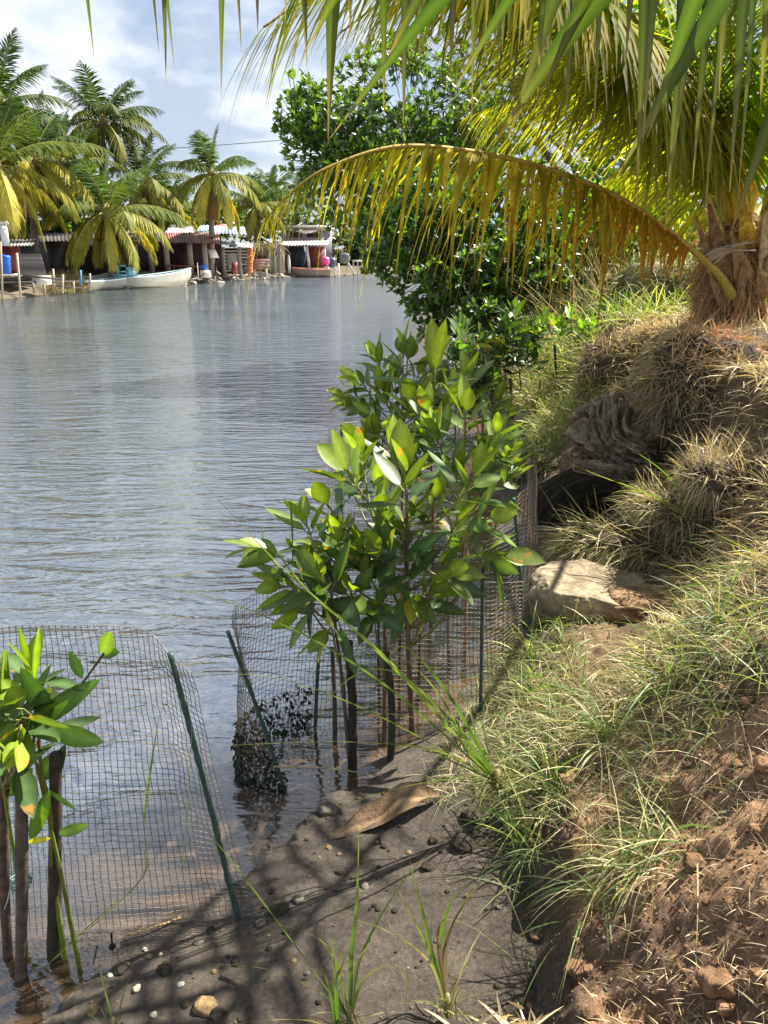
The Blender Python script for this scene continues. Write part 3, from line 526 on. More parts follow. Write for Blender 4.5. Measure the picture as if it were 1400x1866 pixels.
for i, (tx, ty, w_) in enumerate(tips+[(d[1][0], d[1][1], d[3]) for d in diag]):
    dg = diag[i-len(tips)] if i >= len(tips) else None
    lean = {925: 420, 598: 60, 1225: 260, 403: 60, 303: 40, 1330: 120}.get(tx, rng.uniform(-30, 40))
    j = np.argmin(np.abs(rx[90:]-(tx+lean)))+90; s = RP[j]; yy = s[1]+rng.uniform(-.05, .2); e = A(tx, ty, yy)
    m_ = (s+e)/2+[0, -.02, .12*np.linalg.norm(e-s)*.5]; m_[0] = s[0]+(e[0]-s[0])*.62
    if dg: s = A(*dg[0], dg[2]); e = A(*dg[1], dg[2]+.15); m_ = (s+e)/2+[0, 0, .02]
    Q = catmull([s, m_, e], 12); d = np.diff(Q, axis=0); uu = np.linspace(0, 1, 12)
    wv = nrm(np.cross(nrm(np.gradient(Q, axis=0)), np.array([.25*rng.normal(), 1, .2])[None])); pf = w_*.82*np.clip(.5+uu*3, 0, 1)*np.clip((1-uu)*1.9, .02, 1)/2
    nn = nrm(np.cross(wv, nrm(np.gradient(Q, axis=0)))); Lf = Q-wv*pf[:, None]+nn*pf[:, None]*.35; Rt = Q+wv*pf[:, None]+nn*pf[:, None]*.35
    V = np.stack([Lf, Q, Rt], 1).reshape(-1, 3); b = (np.arange(11)*3)[:, None]+np.arange(2)[None]; qd = np.stack([b, b+1, b+4, b+3], -1).reshape(-1, 4)
    cg = np.array([.030, .068, .010])*rng.uniform(.6, 1.4); cc = cg*(1-uu[:, None]**8)+np.array([.3, .2, .1])*uu[:, None]**8
    cc3 = np.repeat(cc, 3, 0); cc3[1::3] += [.05, .06, .01]; nf_.add(V, qd, None, np.column_stack([cc3, np.zeros(36)]))
nfo = nf_.build('frond', M_grass, palm); fx_ = MB()
for RR, i0 in ((RP, 45), (RP2, 40)):
    jj = np.arange(i0, len(RR), 2); jj = jj[RR[jj, 1] > 2.45]; TT = nrm(np.gradient(RR, axis=0))[jj]; SS = nrm(np.cross(TT, [0, 0, 1])); m_ = len(jj)
    for sg in (-1, 1):
        D_ = TT*.6+SS*(sg*.9)+np.array([0, 0, .45])+rng.normal(0, .1, (m_, 3)); fx_.blades(RR[jj], D_, rng.uniform(.5, .75, m_), .045, S=nrm(np.cross(D_, np.cross(SS, TT))), grav=.55, nseg=5, prof='leaflet', fold=.25, col0=np.array([.05, .10, .012])*rng.uniform(.7, 1.3, (m_, 1)))
fx_.build('shade_leaflets', M_frond, nfo)  # extra leaflets above the view, added to shade the mud
rb = MB(); rb.tube(RP, np.linspace(.024, .006, 200), 8, (.4, .32, .05, 0)); rb.tube(RP2, np.linspace(.02, .005, 160), 8, (.4, .32, .05, 0)); rb.build('midrib', M_stem, nfo)

# ================================================================ MANGROVE TREES (right bank)
def blob(px, py, Y, rx_, ry_, rz): return (A(px, py, Y), (rx_, ry_, rz))
leaftree([2.1, 13.5, .3], [blob(650, 280, 13, 1.1, 1.0, 1.1), blob(740, 210, 13.5, 1.1, 1.1, 1.1), blob(590, 215, 13, .6, .6, .6), blob(780, 300, 13, 1.3, 1.2, 1.5), blob(700, 330, 12.6, .8, .9, .7), blob(545, 205, 13, .4, .4, .5), blob(570, 270, 13, .5, .5, .6)],
         'tall mangrove tree whose leafy left edge stands against the sky behind the palm fronds', nros=2300, leaf=.13, W=.055, trunk_r=.11)
leaftree([1.7, 10.8, .2], [blob(800, 470, 10.5, .9, .9, .75), blob(900, 440, 10.8, 1.0, 1.0, .9), blob(740, 440, 10.6, .65, .7, .6), blob(860, 550, 10.2, .6, .7, .6), blob(790, 380, 10.8, .9, .9, .6), blob(785, 545, 10.3, .22, .3, .55), blob(960, 500, 10.6, .6, .7, .5)],
         'dense dark mangrove tree overhanging the water under the arching orange frond', nros=2500, leaf=.105, W=.05, trunk_r=.1, c=(.03, .07, .014))
leaftree([4.2, 14.5, 1.2], [blob(1000, 250, 14, 1.9, 1.3, 2.0), blob(1120, 350, 14.5, 1.7, 1.3, 1.5), blob(900, 160, 14.5, 1.6, 1.3, 1.6)],
         'tall leafy tree behind the middle of the overhead fronds', nros=1900, leaf=.14, W=.065, roots=False, trunk_r=.12, name='broadleaf_tree')
leaftree([3.4, 11.5, 1.1], [blob(1040, 440, 11.5, 1.1, .8, .7), blob(1140, 420, 12, 1.0, .8, .7)],
         'leafy green shrub tree on the bank just left of the palm trunk', nros=1300, leaf=.11, W=.055, roots=False, trunk_r=.07, c=(.05, .11, .018), yng=(.16, .26, .03), name='broadleaf_tree')
leaftree([7.5, 17, 1.3], [blob(1230, 300, 17, 1.8, 1.5, 2.0), blob(1330, 180, 18, 2.2, 1.5, 2.4), blob(1240, 430, 16, 1.6, 1.2, .6)],
         'bright green tree far behind the palm crown on the right', nros=1700, leaf=.16, W=.075, roots=False, trunk_r=.14, c=(.055, .12, .018), yng=(.2, .3, .03), name='broadleaf_tree')

# ================================================================ SAPLINGS
# main sapling in the middle of the cage
sapling(G(752, 1330), [T(738, 880, 2.8, (-.1, -.1, 1), 3, 1.5), T(640, 870, 2.75, (-.55, 0, .9), 3, 1.35), T(605, 930, 2.8, (-.5, 0, .9), 3, 1.35), T(860, 880, 2.7, (.45, -.1, .9), 3, 1.3), T(880, 950, 2.8, (.9, 0, .35), 3, 1.25),
        T(905, 1010, 2.8, (1, 0, -.1), 2, 1.2), T(700, 1010, 2.7, (-.5, -.5, .6), 4, 1.15), T(660, 1000, 2.75, (-.6, -.2, .6), 4, 1.2), T(745, 1085, 2.7, (.1, -.8, -.1), 3, 1.15), T(810, 1040, 2.7, (.5, -.5, .3), 3, 1.2), T(790, 920, 2.9, (.2, 0, 1), 4, 1.15), T(700, 940, 2.9, (-.2, 0, 1), 4, 1.15), T(830, 960, 2.95, (.3, 0, .8), 3, 1.1)],
        'largest mangrove sapling, straight stem and broad glossy leaves, in the middle wire cage', stem_r=.013, top=A(742, 900, 2.82), Ln=.165, W=.058, n=4)
sapling(G(640, 1395), [T(560, 960, 2.65, (-.4, 0, 1), 3, 1.1), T(500, 1010, 2.6, (-1, 0, .3), 3, 1.15), T(525, 1070, 2.6, (-.8, -.2, .2), 4, 1.1), T(590, 1060, 2.55, (-.3, -.4, .6), 4, 1.15), T(555, 1110, 2.55, (-.6, -.4, 0), 3, 1.15), T(620, 1000, 2.7, (-.2, 0, 1), 4, 1.1), T(600, 1150, 2.5, (-.3, -.6, -.2), 3, 1.1), T(470, 1000, 2.65, (-1, 0, .1), 2, 1.0), T(640, 1080, 2.6, (0, -.6, .5), 4, 1.1), T(560, 1030, 2.75, (-.3, 0, .8), 4, 1.1)],
        'dark-leaved mangrove sapling leaning left over the water beside the thick black stake', top=A(600, 1050, 2.6), c=(.035, .08, .018))
sapling(G(700, 1360), [T(690, 900, 3.0, (0, 0, 1), 4), T(660, 840, 3.1, (-.2, 0, 1), 4, 1.1), T(720, 830, 3.2, (.1, 0, 1), 4, 1.1), T(680, 1110, 2.65, (0, -.5, .3), 3), T(620, 980, 2.9, (-.4, 0, 1), 4)],
        'slim mangrove sapling just left of the central stem, leaves tangled behind it', top=A(690, 950, 2.9))
sapling(G(850, 1195), [T(850, 760, 3.4, (0, 0, 1), 4, 1.2), T(900, 800, 3.4, (.3, 0, 1), 4, 1.1), T(800, 800, 3.4, (-.2, 0, 1), 4, 1.2), T(925, 830, 3.5, (.5, 0, .9), 4), T(830, 860, 3.3, (0, -.2, 1), 4, 1.1), T(880, 870, 3.3, (.3, 0, .8), 4, 1.1), T(900, 740, 3.8, (.3, 0, 1), 4), T(850, 700, 3.9, (0, 0, 1), 3, 1.3), T(750, 830, 3.3, (-.2, 0, 1), 4, 1.1), T(920, 880, 3.4, (.7, 0, .5), 3), T(780, 760, 3.5, (-.1, 0, 1), 4, 1.1)],
        'bushy light-green mangrove sapling behind the central one, in the right-hand cage', top=A(840, 900, 3.5))
sapling(G(785, 1120), [T(793, 690, 3.7, (0, 0, 1), 2, 1.8), T(750, 740, 3.7, (-.2, 0, 1), 4, 1.3), T(720, 800, 3.5, (-.4, 0, 1), 4, 1.1), T(690, 790, 3.6, (-.5, 0, 1), 4), T(820, 740, 3.7, (.2, 0, 1), 4, 1.2), T(770, 810, 3.6, (0, 0, 1), 4, 1.1), T(660, 810, 3.6, (-.7, 0, .7), 3)],
        'mangrove sapling with two long upright yellow-green leaves at its tip', top=A(785, 800, 3.7), yng=(.26, .32, .02))
sapling(G(730, 960), [T(735, 640, 5.0, (0, 0, 1), 3, 1.6), T(690, 660, 5.0, (-.3, 0, 1), 4, 1.2), T(660, 700, 5.0, (-.7, 0, .6), 4, 1.2), T(650, 740, 5.0, (-.8, 0, .3), 4, 1.2), T(760, 690, 5.0, (.3, 0, 1), 4, 1.2), T(700, 720, 4.9, (-.3, 0, 1), 5, 1.3), T(740, 750, 4.8, (0, 0, 1), 5, 1.3), T(680, 760, 4.9, (-.5, 0, .6), 4, 1.2), T(800, 650, 5.3, (.2, 0, 1), 2, 1.3), T(780, 720, 5, (.2, 0, 1), 4, 1.2), T(720, 690, 5.1, (0, 0, 1), 5, 1.3), T(635, 725, 5.0, (-1, 0, .2), 3, 1.1), T(810, 700, 5.2, (.3, 0, 1), 4, 1.2)],
        'mangrove sapling farther along the water edge with one tall upright leaf at its tip', top=A(730, 760, 4.95))
# left foreground saplings tied to stakes
sapling(G(145, 1760), [T(60, 1225, 1.62, (0, 0, 1), 2, .95), T(75, 1330, 1.6, (.3, 0, .9), 2, .95), T(40, 1300, 1.55, (-.2, -.1, 1), 3, .95), T(20, 1250, 1.6, (-.2, 0, 1), 3, .9)],
        'left foreground mangrove sapling with pointed yellow-green shoot above a brown stake', top=A(52, 1330, 1.58), stem_r=.0075, stemc=(.14, .17, .03), Ln=.13, W=.05, nseg=8)
sapling(G(40, 1700, .0), [T(5, 1400, 1.5, (-.3, 0, .7), 3), T(-20, 1330, 1.5, (-.3, 0, .9), 4), T(5, 1280, 1.55, (0, 0, 1), 3), T(30, 1380, 1.5, (.1, -.3, .6), 2)],
        'mangrove sapling at the left border with dark leaves cut off by the photo edge', top=A(0, 1400, 1.52), stem_r=.008, stemc=(.2, .25, .03), Ln=.15, W=.058, nseg=8)
def leaf_at(mb, p0, p1, w_, col_, side=(0, -1, .4), fold=.25, grav=.1):
    d = np.asarray(p1)-p0; mb.blades([p0], d, np.linalg.norm(d), w_, S=[np.cross(d, side)], grav=grav, nseg=10, prof='leaf', fold=fold, col0=col_)
t = thing('mangrove_sapling', G(118, 1738), 'left foreground mangrove sapling with a long bare side shoot ending in two round leaves', 'sapling')
s_ = MB(); f_ = MB()
s_.tube(catmull([G(118, 1745)-[0, 0, .05], A(98, 1600, 1.66), A(92, 1480, 1.62), A(75, 1400, 1.6), A(70, 1310, 1.58)], 20), np.linspace(.008, .004, 20), 8, np.column_stack([np.linspace(.16, .2, 20), np.linspace(.24, .1, 20), np.full(20, .03), np.zeros(20)]))
s_.tube(catmull([A(72, 1330, 1.58), A(110, 1300, 1.58), A(165, 1225, 1.58), A(190, 1190, 1.6)], 8), .003, 6, (.06, .06, .03, 0))
g0 = (.06, .14, .02)
for (a, b, c_, d, w_, cc) in [(95, 1310, 40, 1215, .055, (.05, .12, .02)), (60, 1400, 5, 1450, .05, (.04, .10, .02)), (185, 1195, 200, 1150, .04, (.13, .22, .03)), (183, 1190, 218, 1186, .03, g0), (150, 1235, 128, 1185, .028, g0), (65, 1320, 178, 1232, .05, g0), (60, 1325, 155, 1240, .025, (.05, .1, .02)), (95, 1333, 190, 1348, .052, (.10, .20, .025)), (72, 1420, 108, 1370, .05, g0), (98, 1420, 118, 1355, .03, (.03, .06, .015)),
        (55, 1530, 88, 1438, .042, (.1, .2, .02)), (108, 1520, 160, 1500, .03, (.12, .22, .03)), (50, 1535, 92, 1525, .018, (.6, .55, .02)), (88, 1440, 142, 1475, .014, (.1, .2, .02)), (25, 1400, 55, 1300, .05, (.03, .08, .02)), (20, 1400, -25, 1330, .06, (.03, .07, .02)), (40, 1350, 60, 1250, .02, g0), (60, 1240, 35, 1140, .022, (.22, .33, .02)), (62, 1240, 70, 1140, .018, (.2, .32, .02)), (70, 1320, 62, 1225, .026, (.16, .27, .02))]:
    Y_ = 1.6+rng.uniform(-.03, .03); leaf_at(f_, A(a, b, Y_), A(c_, d, Y_+rng.uniform(-.03, .02)), w_, cc)
s_.build('stem', M_stem, t); f_.build('foliage', M_mang, t)
# group at far end of the row (dark) and a bright one
for (bx, by, tips_, lab) in [((830), 780, [(830, 640), (800, 690), (860, 660), (800, 740), (850, 710), (780, 700), (880, 690), (840, 600)], 'dark mangrove sapling in the far cages, nearest the water'),
        (880, 790, [(880, 620), (850, 650), (910, 650), (900, 690), (870, 700), (920, 600), (860, 740)], 'dark mangrove sapling in the far cages, between two others'),
        (955, 760, [(940, 570), (970, 600), (920, 600), (990, 585), (950, 640), (915, 640), (975, 650), (940, 610)], 'tallest dark mangrove sapling of the far cages, farthest from the water')]:
    sapling(G(bx, by), [(A(x, y, 8.3+rng.uniform(-.3, .3)), nrm(rng.normal(0, .4, 3)+[0, 0, 1]), 5, 1.3) for x, y in tips_ for _ in (0, 1)], lab, top=A(tips_[0][0], tips_[0][1], 8.3), c=(.03, .065, .014), yng=(.06, .12, .02), stem_r=.014, nseg=4, group='saplings in the far cages')
sapling([2.35, 8.4, .9], [(A(x, y, 8.3+rng.uniform(-.2, .2)), (d, 0, 1), 3, 1.25) for x, y, d in [(1010, 590, -.5), (1040, 580, 0), (1075, 590, .5), (1025, 600, -.2), (1060, 605, .3), (990, 600, -.8)]], 'small bright-green sapling sprouting at the top of the bank behind the far cages', top=A(1040, 600, 8.3), yng=(.2, .32, .03), c=(.1, .2, .03), nseg=4)

# stakes (dark wooden, among the saplings)
def pole(px0, py0, px1, py1, Y0, Y1, r, cc, label, name='wooden_stake', cat='stake', mat=None, group=None, knots=.2, z0=-.08):
    a = A(px0, py0, Y0); b = A(px1, py1, Y1); mb = MB(); d = nrm(a-b); P = catmull([b-d*0.0+[0, 0, z0], (a+b)/2+rng.normal(0, r*.4, 3), a], 22)
    mb.tube(P, np.linspace(r*1.05, r*.9, 22), 10, np.r_[cc, 0], rough=knots, seed=px0)
    return tag(mb.build(name, mat or M_wood, loc=b), label, cat, group)
Yb = lambda px, py, z=0: G(px, py, z)[1]
pole(38, 1340, 30, 1775, 1.55, Yb(30, 1775), .016, (.11, .085, .065), 'tall grey-brown stake at far left, tied with green twine')
pole(102, 1375, 90, 1738, 1.62, Yb(90, 1738), .018, (.065, .048, .036), 'thick dark stake right of the tied one at far left, mossy foot')
pole(8, 1400, 8, 1735, 1.6, Yb(8, 1735), .014, (.12, .075, .055), 'reddish brown stake at the very left border')
pole(635, 1170, 642, 1395, 2.55, Yb(642, 1395), .019, (.035, .028, .022), 'thick black stake in the cage left of the central stem')
pole(705, 1190, 712, 1385, 2.6, Yb(712, 1385), .015, (.05, .04, .03), 'black stake close to the left of the central sapling stem')
pole(605, 1180, 610, 1350, 2.75, Yb(610, 1350), .010, (.10, .07, .05), 'thin brown stake behind the thick black one')
pole(850, 975, 848, 1200, 3.4, Yb(848, 1200), .012, (.33, .22, .15), 'pale brown stake in the right-hand cage')
pole(815, 1050, 820, 1215, 3.3, Yb(820, 1215), .009, (.2, .12, .09), 'thin reddish stake in the right-hand cage')
for i, px in enumerate([745, 765, 690, 730]): pole(px, 1120, px+rng.uniform(-8, 8), 1290, 3.0, 3.0, .007, (.08, .06, .045), ['thin dark dead stem close behind the central sapling stem', 'rightmost thin dark dead stem behind the central sapling', 'leftmost thin dark dead stem behind the black stakes', 'thin dark dead stem between the black stake and the central sapling'][i], name='withered_sapling', cat='dead sapling', group='dead stems inside the cages')
for i, (px, lab) in enumerate([(895, 'thin dark stake left of its neighbours in the far cage'), (930, 'second thin dark stake in the far cage'), (985, 'brown leaning stake beside the wire in the far cage')]): pole(px, 690, px+4, 775, 8.5, 8.6, .02, (.10, .07, .055), lab)
tw = MB(); sa, sb_ = G(30, 1775), A(38, 1340, 1.55)
for k in range(5):
    q = sa+(sb_-sa)*(.42+.006*k); a_ = np.linspace(0, 6.28, 16); tw.tube(np.stack([q[0]+.008+.027*np.cos(a_), q[1]+.020*np.sin(a_), q[2]+.006*np.sin(a_+k)], -1), .0018, 5, (.16, .25, .2, 0))
tw.tube(catmull([q+[-.01, -.02, 0], q+[-.02, -.03, -.04], q+[-.035, -.03, -.075]], 8), .002, 5, (.4, .38, .28, 0))
tag(tw.build('twine', M_stem), 'frayed green twine knotted round the stake and stem at far left', 'twine')

# ================================================================ WIRE CAGES
def cage(label, base, top, cell=.021, warp=.012, rust=.3, posts=(), wr=.0012, name='wire_cage', algae=None):
    base = np.asarray(base, float); top = np.asarray(top, float); Lb = np.linalg.norm(np.diff(base[:, :2], axis=0), axis=1).sum()
    Bc = catmull(base, 300); s = np.r_[0, np.cumsum(np.linalg.norm(np.diff(Bc, axis=0), axis=1))]; nc = int(s[-1]/cell)+1
    Tc = catmull(top, 300); s2 = np.r_[0, np.cumsum(np.linalg.norm(np.diff(Tc, axis=0), axis=1))]
    q = np.linspace(0, 1, nc); Bq = np.stack([np.interp(q*s[-1], s, Bc[:, i]) for i in range(3)], -1); Tq = np.stack([np.interp(q*s2[-1], s2, Tc[:, i]) for i in range(3)], -1)
    hh = np.linalg.norm(Tq-Bq, axis=1).mean(); nr = int(hh/cell)+1; v = np.linspace(0, 1, nr)
    P = Bq[None]*(1-v[:, None, None])+Tq[None]*v[:, None, None]
    for k in range(3): P[..., k] += warp*fbm(P[..., 0]+k*7, P[..., 1], P[..., 2], f=3.5, o=2, seed=k+60)+.0035*vnoise(P[..., 0]*22+k*9, P[..., 1]*22, P[..., 2]*22)
    a = P[:, :-1].reshape(-1, 3); b = P[:, 1:].reshape(-1, 3); c_ = P[:-1].reshape(-1, 3); d = P[1:].reshape(-1, 3)
    pp = np.vstack([a, c_]); qq = np.vstack([b, d]); keep = rng.random(len(pp)) > .006; pp = pp[keep]; qq = qq[keep]
    m = np.clip(fbm(pp[:, 0], pp[:, 1], pp[:, 2], f=4, o=3, seed=4)*1.5+rust, 0, 1)[:, None]; cc = np.array([.16, .155, .14])*(1-m)+np.array([.36, .24, .15])*m
    root = thing(name, Bq.mean(0), label, 'wire cage', 'wire mesh cages round the mangrove saplings')
    mb = MB(); mb.wires(pp, qq, wr, np.column_stack([cc, 0*m])); wm_ = mb.build('mesh', M_wire, root, smooth=False)
    for (p0, p1, r_, cc) in posts:
        pm = MB(); Pz = catmull([p1-[0, 0, .05], (p0+p1)/2, p0], 50); rr = r_*(1+.12*np.sin(np.arange(50)*2.1)); pm.tube(Pz, rr, 8, np.r_[cc, 0]); pm.build('post', M_post, root)
    if algae:
        am = MB(); k = algae[2]; ii = rng.integers(int(algae[0]*(nc-1)), int(algae[1]*(nc-1)), k); jj = (rng.random(k)**1.4*nr*algae[3]).astype(int); p = P[jj, ii]+rng.normal(0, .004, (k, 3))
        am.blades(p, rng.normal(0, 1, (k, 3))+[0, 0, -.6], rng.uniform(.01, .035, k), rng.uniform(.006, .02, k), grav=1, nseg=2, prof='leaf', fold=.3, col0=np.array([.018, .024, .012])*rng.uniform(.4, 1.8, (k, 1)))
        am.build('algae', M_algae, root)
    return root
PG = (.03, .07, .055)
cage('nearest wire mesh cage at lower left, round the tied saplings, standing in the water',
     [G(-160, 1790), G(-100, 1720), G(0, 1702), G(120, 1698), G(250, 1690), G(350, 1675, .01), G(425, 1668, .03), G(462, 1668, .04)],
     [A(-200, 1180, 1.6), A(-110, 1152, 1.72), A(0, 1143, 1.85), (A(100, 1137, 1.9)), A(200, 1142, 1.9), A(275, 1158, 1.88), A(305, 1190, 1.86), A(345, 1228, 1.82)],
     posts=[(A(310, 1190, 1.84), G(438, 1678, .02), .0085, PG)], rust=.15)
cage('middle wire mesh cage with rusty, algae-covered left edge and slanting green post',
     [G(522, 1438), G(440, 1420), G(448, 1370), G(520, 1335), G(620, 1318), G(760, 1318), G(880, 1312), G(950, 1275, .03)],
     [A(432, 1170, 2.46), A(424, 1120, 2.5), A(450, 1090, 2.65), A(520, 1062, 2.78), A(620, 1050, 2.9), A(760, 1055, 2.92), A(880, 1060, 2.95), A(950, 1060, 3.0)],
     posts=[(A(415, 1150, 2.45), G(525, 1440), .008, PG), (A(583, 1160, 2.75), G(573, 1335), .008, PG), (A(880, 1035, 2.85), G(876, 1312, 0), .008, (.05, .07, .07))], rust=.35, algae=(.0, .42, 1300, .30))
cage('right-hand wire mesh cage beside the flat-topped stone',
     [G(700, 1200), G(800, 1228), G(890, 1220), G(950, 1170, .02), G(985, 1085, .05), G(965, 1020, .05), G(900, 990, 0)],
     [A(715, 965, 3.4), A(800, 960, 3.3), A(880, 940, 3.35), A(945, 905, 3.6), A(978, 850, 4.2), A(960, 835, 4.6), A(900, 830, 4.8)],
     posts=[(A(964, 836, 3.95), G(972, 1065, .05), .011, (.17, .14, .11)), (A(936, 908, 3.4), A(955, 1125, 3.55), .008, (.02, .09, .06)), (A(690, 930, 3.6), A(695, 1120, 3.6), .008, (.02, .09, .06))], rust=.35, wr=.001)
cage('small distant wire mesh cage in the water left of the saplings',
     [G(600, 935), G(660, 945), G(720, 940), G(740, 910), G(700, 885), G(630, 890), G(600, 910)], [A(598, 785, 5.6), A(660, 780, 5.5), A(720, 780, 5.6), A(745, 770, 5.9), A(700, 768, 6.3), A(630, 770, 6.2), A(600, 778, 5.8)],
     cell=.03, wr=.0013, posts=[(A(622, 775, 5.55), G(624, 930), .012, (.04, .06, .05))])
cage('far wire mesh cage with a tall thin green post near the top of the row',
     [G(880, 795), G(930, 800), G(1000, 790, .05), G(1050, 770, .2), G(1068, 745, .35)], [A(885, 690, 8.3), A(930, 692, 8.3), A(1000, 690, 8.3), A(1050, 668, 8.5), A(1062, 640, 8.9)],
     cell=.04, wr=.002, rust=.75, posts=[(A(1011, 628, 8.3), G(1018, 775, .1), .014, (.02, .08, .06)), (A(1040, 615, 8.9), G(1047, 755, .25), .02, (.14, .09, .06))])
# ================================================================ STONES, WOOD, TUSSOCKS
def lump(c, r, e=.8, amp=.12, f=3, seed=0, n=48, col=(.3, .25, .18), rotz=0, ridge=0):
    mb = MB(); th = np.linspace(1e-6, math.pi-1e-6, n); ph = np.linspace(0, 2*math.pi, 2*n, endpoint=False); TH, PH = np.meshgrid(th, ph, indexing='ij')
    d = np.stack([np.sin(TH)*np.cos(PH), np.sin(TH)*np.sin(PH), np.cos(TH)], -1); p = np.sign(d)*np.abs(d)**e
    nz = fbm(p[..., 0]+seed, p[..., 1], p[..., 2], f=f*.5, o=6, seed=seed, g=.55)
    if ridge: nz = nz-ridge*np.abs(fbm(p[..., 0]*.6, p[..., 1]*.6+seed, p[..., 2]*5, f=2, o=3, seed=seed+3))
    p = p*(1+amp*2*nz[..., None])*np.asarray(r); cz, sz = math.cos(rotz), math.sin(rotz); p = np.stack([p[..., 0]*cz-p[..., 1]*sz, p[..., 0]*sz+p[..., 1]*cz, p[..., 2]], -1)+np.asarray(c)
    i = np.arange(n-1)[:, None]*2*n; j = np.arange(2*n)[None]; j2 = (j+1) % (2*n); q = np.stack([i+j, i+2*n+j, i+2*n+j2, i+j2], -1).reshape(-1, 4)
    m = np.clip(nz*1.5+.5, 0, 1)[..., None]; cc = np.asarray(col)*(.65+.6*m); mb.add(p.reshape(-1, 3), q, None, np.concatenate([cc, 0*m], -1).reshape(-1, 4)); return mb
st = lump([1.19, 3.72, .17], [.40, .25, .21], e=.72, amp=.10, f=3.2, seed=3, n=110, col=(.31, .25, .17), rotz=-.12)
V = st.v[0]; V[:, 2] = np.minimum(V[:, 2], .33-.10*np.clip((V[:, 0]-1.1)*2.2, 0, 1)+.02*fbm(V[:, 0], V[:, 1], f=9, o=4)+.0004*np.arange(len(V))/len(V)+(V[:, 1]-3.7)*.08)
tag(st.build('boulder', M_rock), 'large pale flat-topped stone beside the right-hand wire cage', 'stone')
tag(lump([1.28, 3.28, .17], [.10, .08, .07], e=.9, amp=.12, seed=9, col=(.3, .26, .15)).build('stone', M_rock), 'round mossy stone in the earth right of the flat-topped stone', 'stone')
tag(lump([1.05, 3.28, .12], [.2, .12, .06], e=.7, amp=.16, seed=12, col=(.32, .25, .14), rotz=-.5, ridge=.8).build('rotten_wood', M_wood), 'flaking slab of rotten wood in front of the flat-topped stone', 'rotten wood')
tag(lump([.75, 2.92, .12], [.13, .08, .06], e=.8, amp=.16, seed=15, col=(.26, .2, .12)).build('stone', M_rock), 'small earthy stone half covered with straw, below the flat-topped stone', 'stone')
tag(lump([1.30, 3.55, .25], [.17, .13, .07], e=.6, amp=.16, seed=18, col=(.30, .19, .11)).build('stone', M_rock), 'brown layered stone wedged under the right end of the flat-topped stone', 'stone')
def logmesh(path, rad, col, k=150, n=170, groove=.16, seed=0, freq=5):
    P = catmull(path, n); T_ = nrm(np.gradient(P, axis=0)); U = nrm(np.cross(T_, [0, .8, .6])); W_ = np.cross(T_, U); a = np.linspace(0, 6.2832, k, endpoint=False)
    u = np.linspace(0, 1, n)[:, None]; r = np.interp(np.linspace(0, 1, n), np.linspace(0, 1, len(rad)), rad)[:, None]
    ca, sa = np.cos(a)[None], np.sin(a)[None]; g_ = np.abs(fbm(ca*freq+0*u, sa*freq+0*u, u*1.6+seed, f=1.3, o=6, seed=seed, g=.68)); rr = r*(1-groove*2*(.5-g_)*1.4+.18*fbm(ca+0*u, sa+0*u, u*4, f=1, o=3, seed=seed+8))
    V = P[:, None]+(U[:, None]*np.cos(a)[None, :, None]+W_[:, None]*np.sin(a)[None, :, None])*rr[..., None]
    mb = MB(); i = np.arange(n-1)[:, None]*k; j = np.arange(k)[None]; j2 = (j+1) % k; q = np.stack([i+j, i+j2, i+k+j2, i+k+j], -1).reshape(-1, 4)
    V = np.vstack([V.reshape(-1, 3), P[0], P[-1]]); t = []
    for b in range(k): t += [[n*k, (b+1) % k, b], [n*k+1, (n-1)*k+b, (n-1)*k+(b+1) % k]]
    c_ = np.asarray(col)*(.45+1.5*g_[..., None]); c_ = np.concatenate([c_, 0*c_[..., :1]], -1).reshape(-1, 4); mb.add(V, q, t, np.vstack([c_, c_[:1], c_[:1]])); return mb
sc_ = A(1122, 788, 5.2); lg = lump([0, 0, 0], [1, 1, 1], e=.85, amp=.0, n=150, col=(.4, .31, .22)); pv = lg.v[0]; piv = np.array([.75, 0, .55]); dd = np.hypot(pv[:, 0]-piv[0], (pv[:, 2]-piv[2])*1.15)
wv_ = dd*3.0+1.5*fbm(pv[:, 0], pv[:, 1], pv[:, 2], f=1.1, o=5, seed=5, g=.55); saw = wv_-np.floor(wv_); fine = fbm(dd*14, pv[:, 1]*1.5, np.arctan2(pv[:, 2]-piv[2], pv[:, 0]-piv[0])*1.2, f=1.4, o=4, seed=8, g=.65)
saw = saw**1.6*np.clip(.55+1.3*fbm(pv[:, 0], pv[:, 1], pv[:, 2], f=1.5, o=2, seed=77), .1, 1.3); sc2 = 1+.20*(saw-.4)+.13*fine+.34*fbm(pv[:, 0], pv[:, 1], pv[:, 2], f=1.5, o=5, seed=14, g=.6); notch = np.exp(-(((pv[:, 0]-.35)/.28)**2+((pv[:, 2]-.75)/.5)**2)); sc2 = sc2-.35*notch
lg.v[0] = pv*sc2[:, None]*np.array([.31, .2, .235])+sc_; lg.c[0][:, :3] = np.array([.40, .31, .22])*np.clip(.4+.6*saw+.9*fine, .12, 1.4)[:, None]
l3 = logmesh([A(1045, 852, 5.0), A(1110, 864, 4.95), A(1200, 874, 5.05)], [.08, .10, .08], (.40, .31, .22), seed=11, groove=.36, freq=3); lg.add(l3.v[0], l3.q[0], l3.t[0], l3.c[0])
tag(lg.build('driftwood_stump', M_rock), 'weathered grey-brown stump with curled grain jutting from the eroded bank', 'stump')
tag(logmesh([A(975, 985, 4.75), A(1000, 930, 4.9), A(1060, 895, 5.0), A(1140, 890, 5.05), A(1200, 890, 5.2)], [.10, .17, .20, .17, .1], (.055, .043, .033), seed=21, groove=.1).build('rotten_log', M_rock), 'dark rounded rotten log lying in the hollow below the stump', 'log')
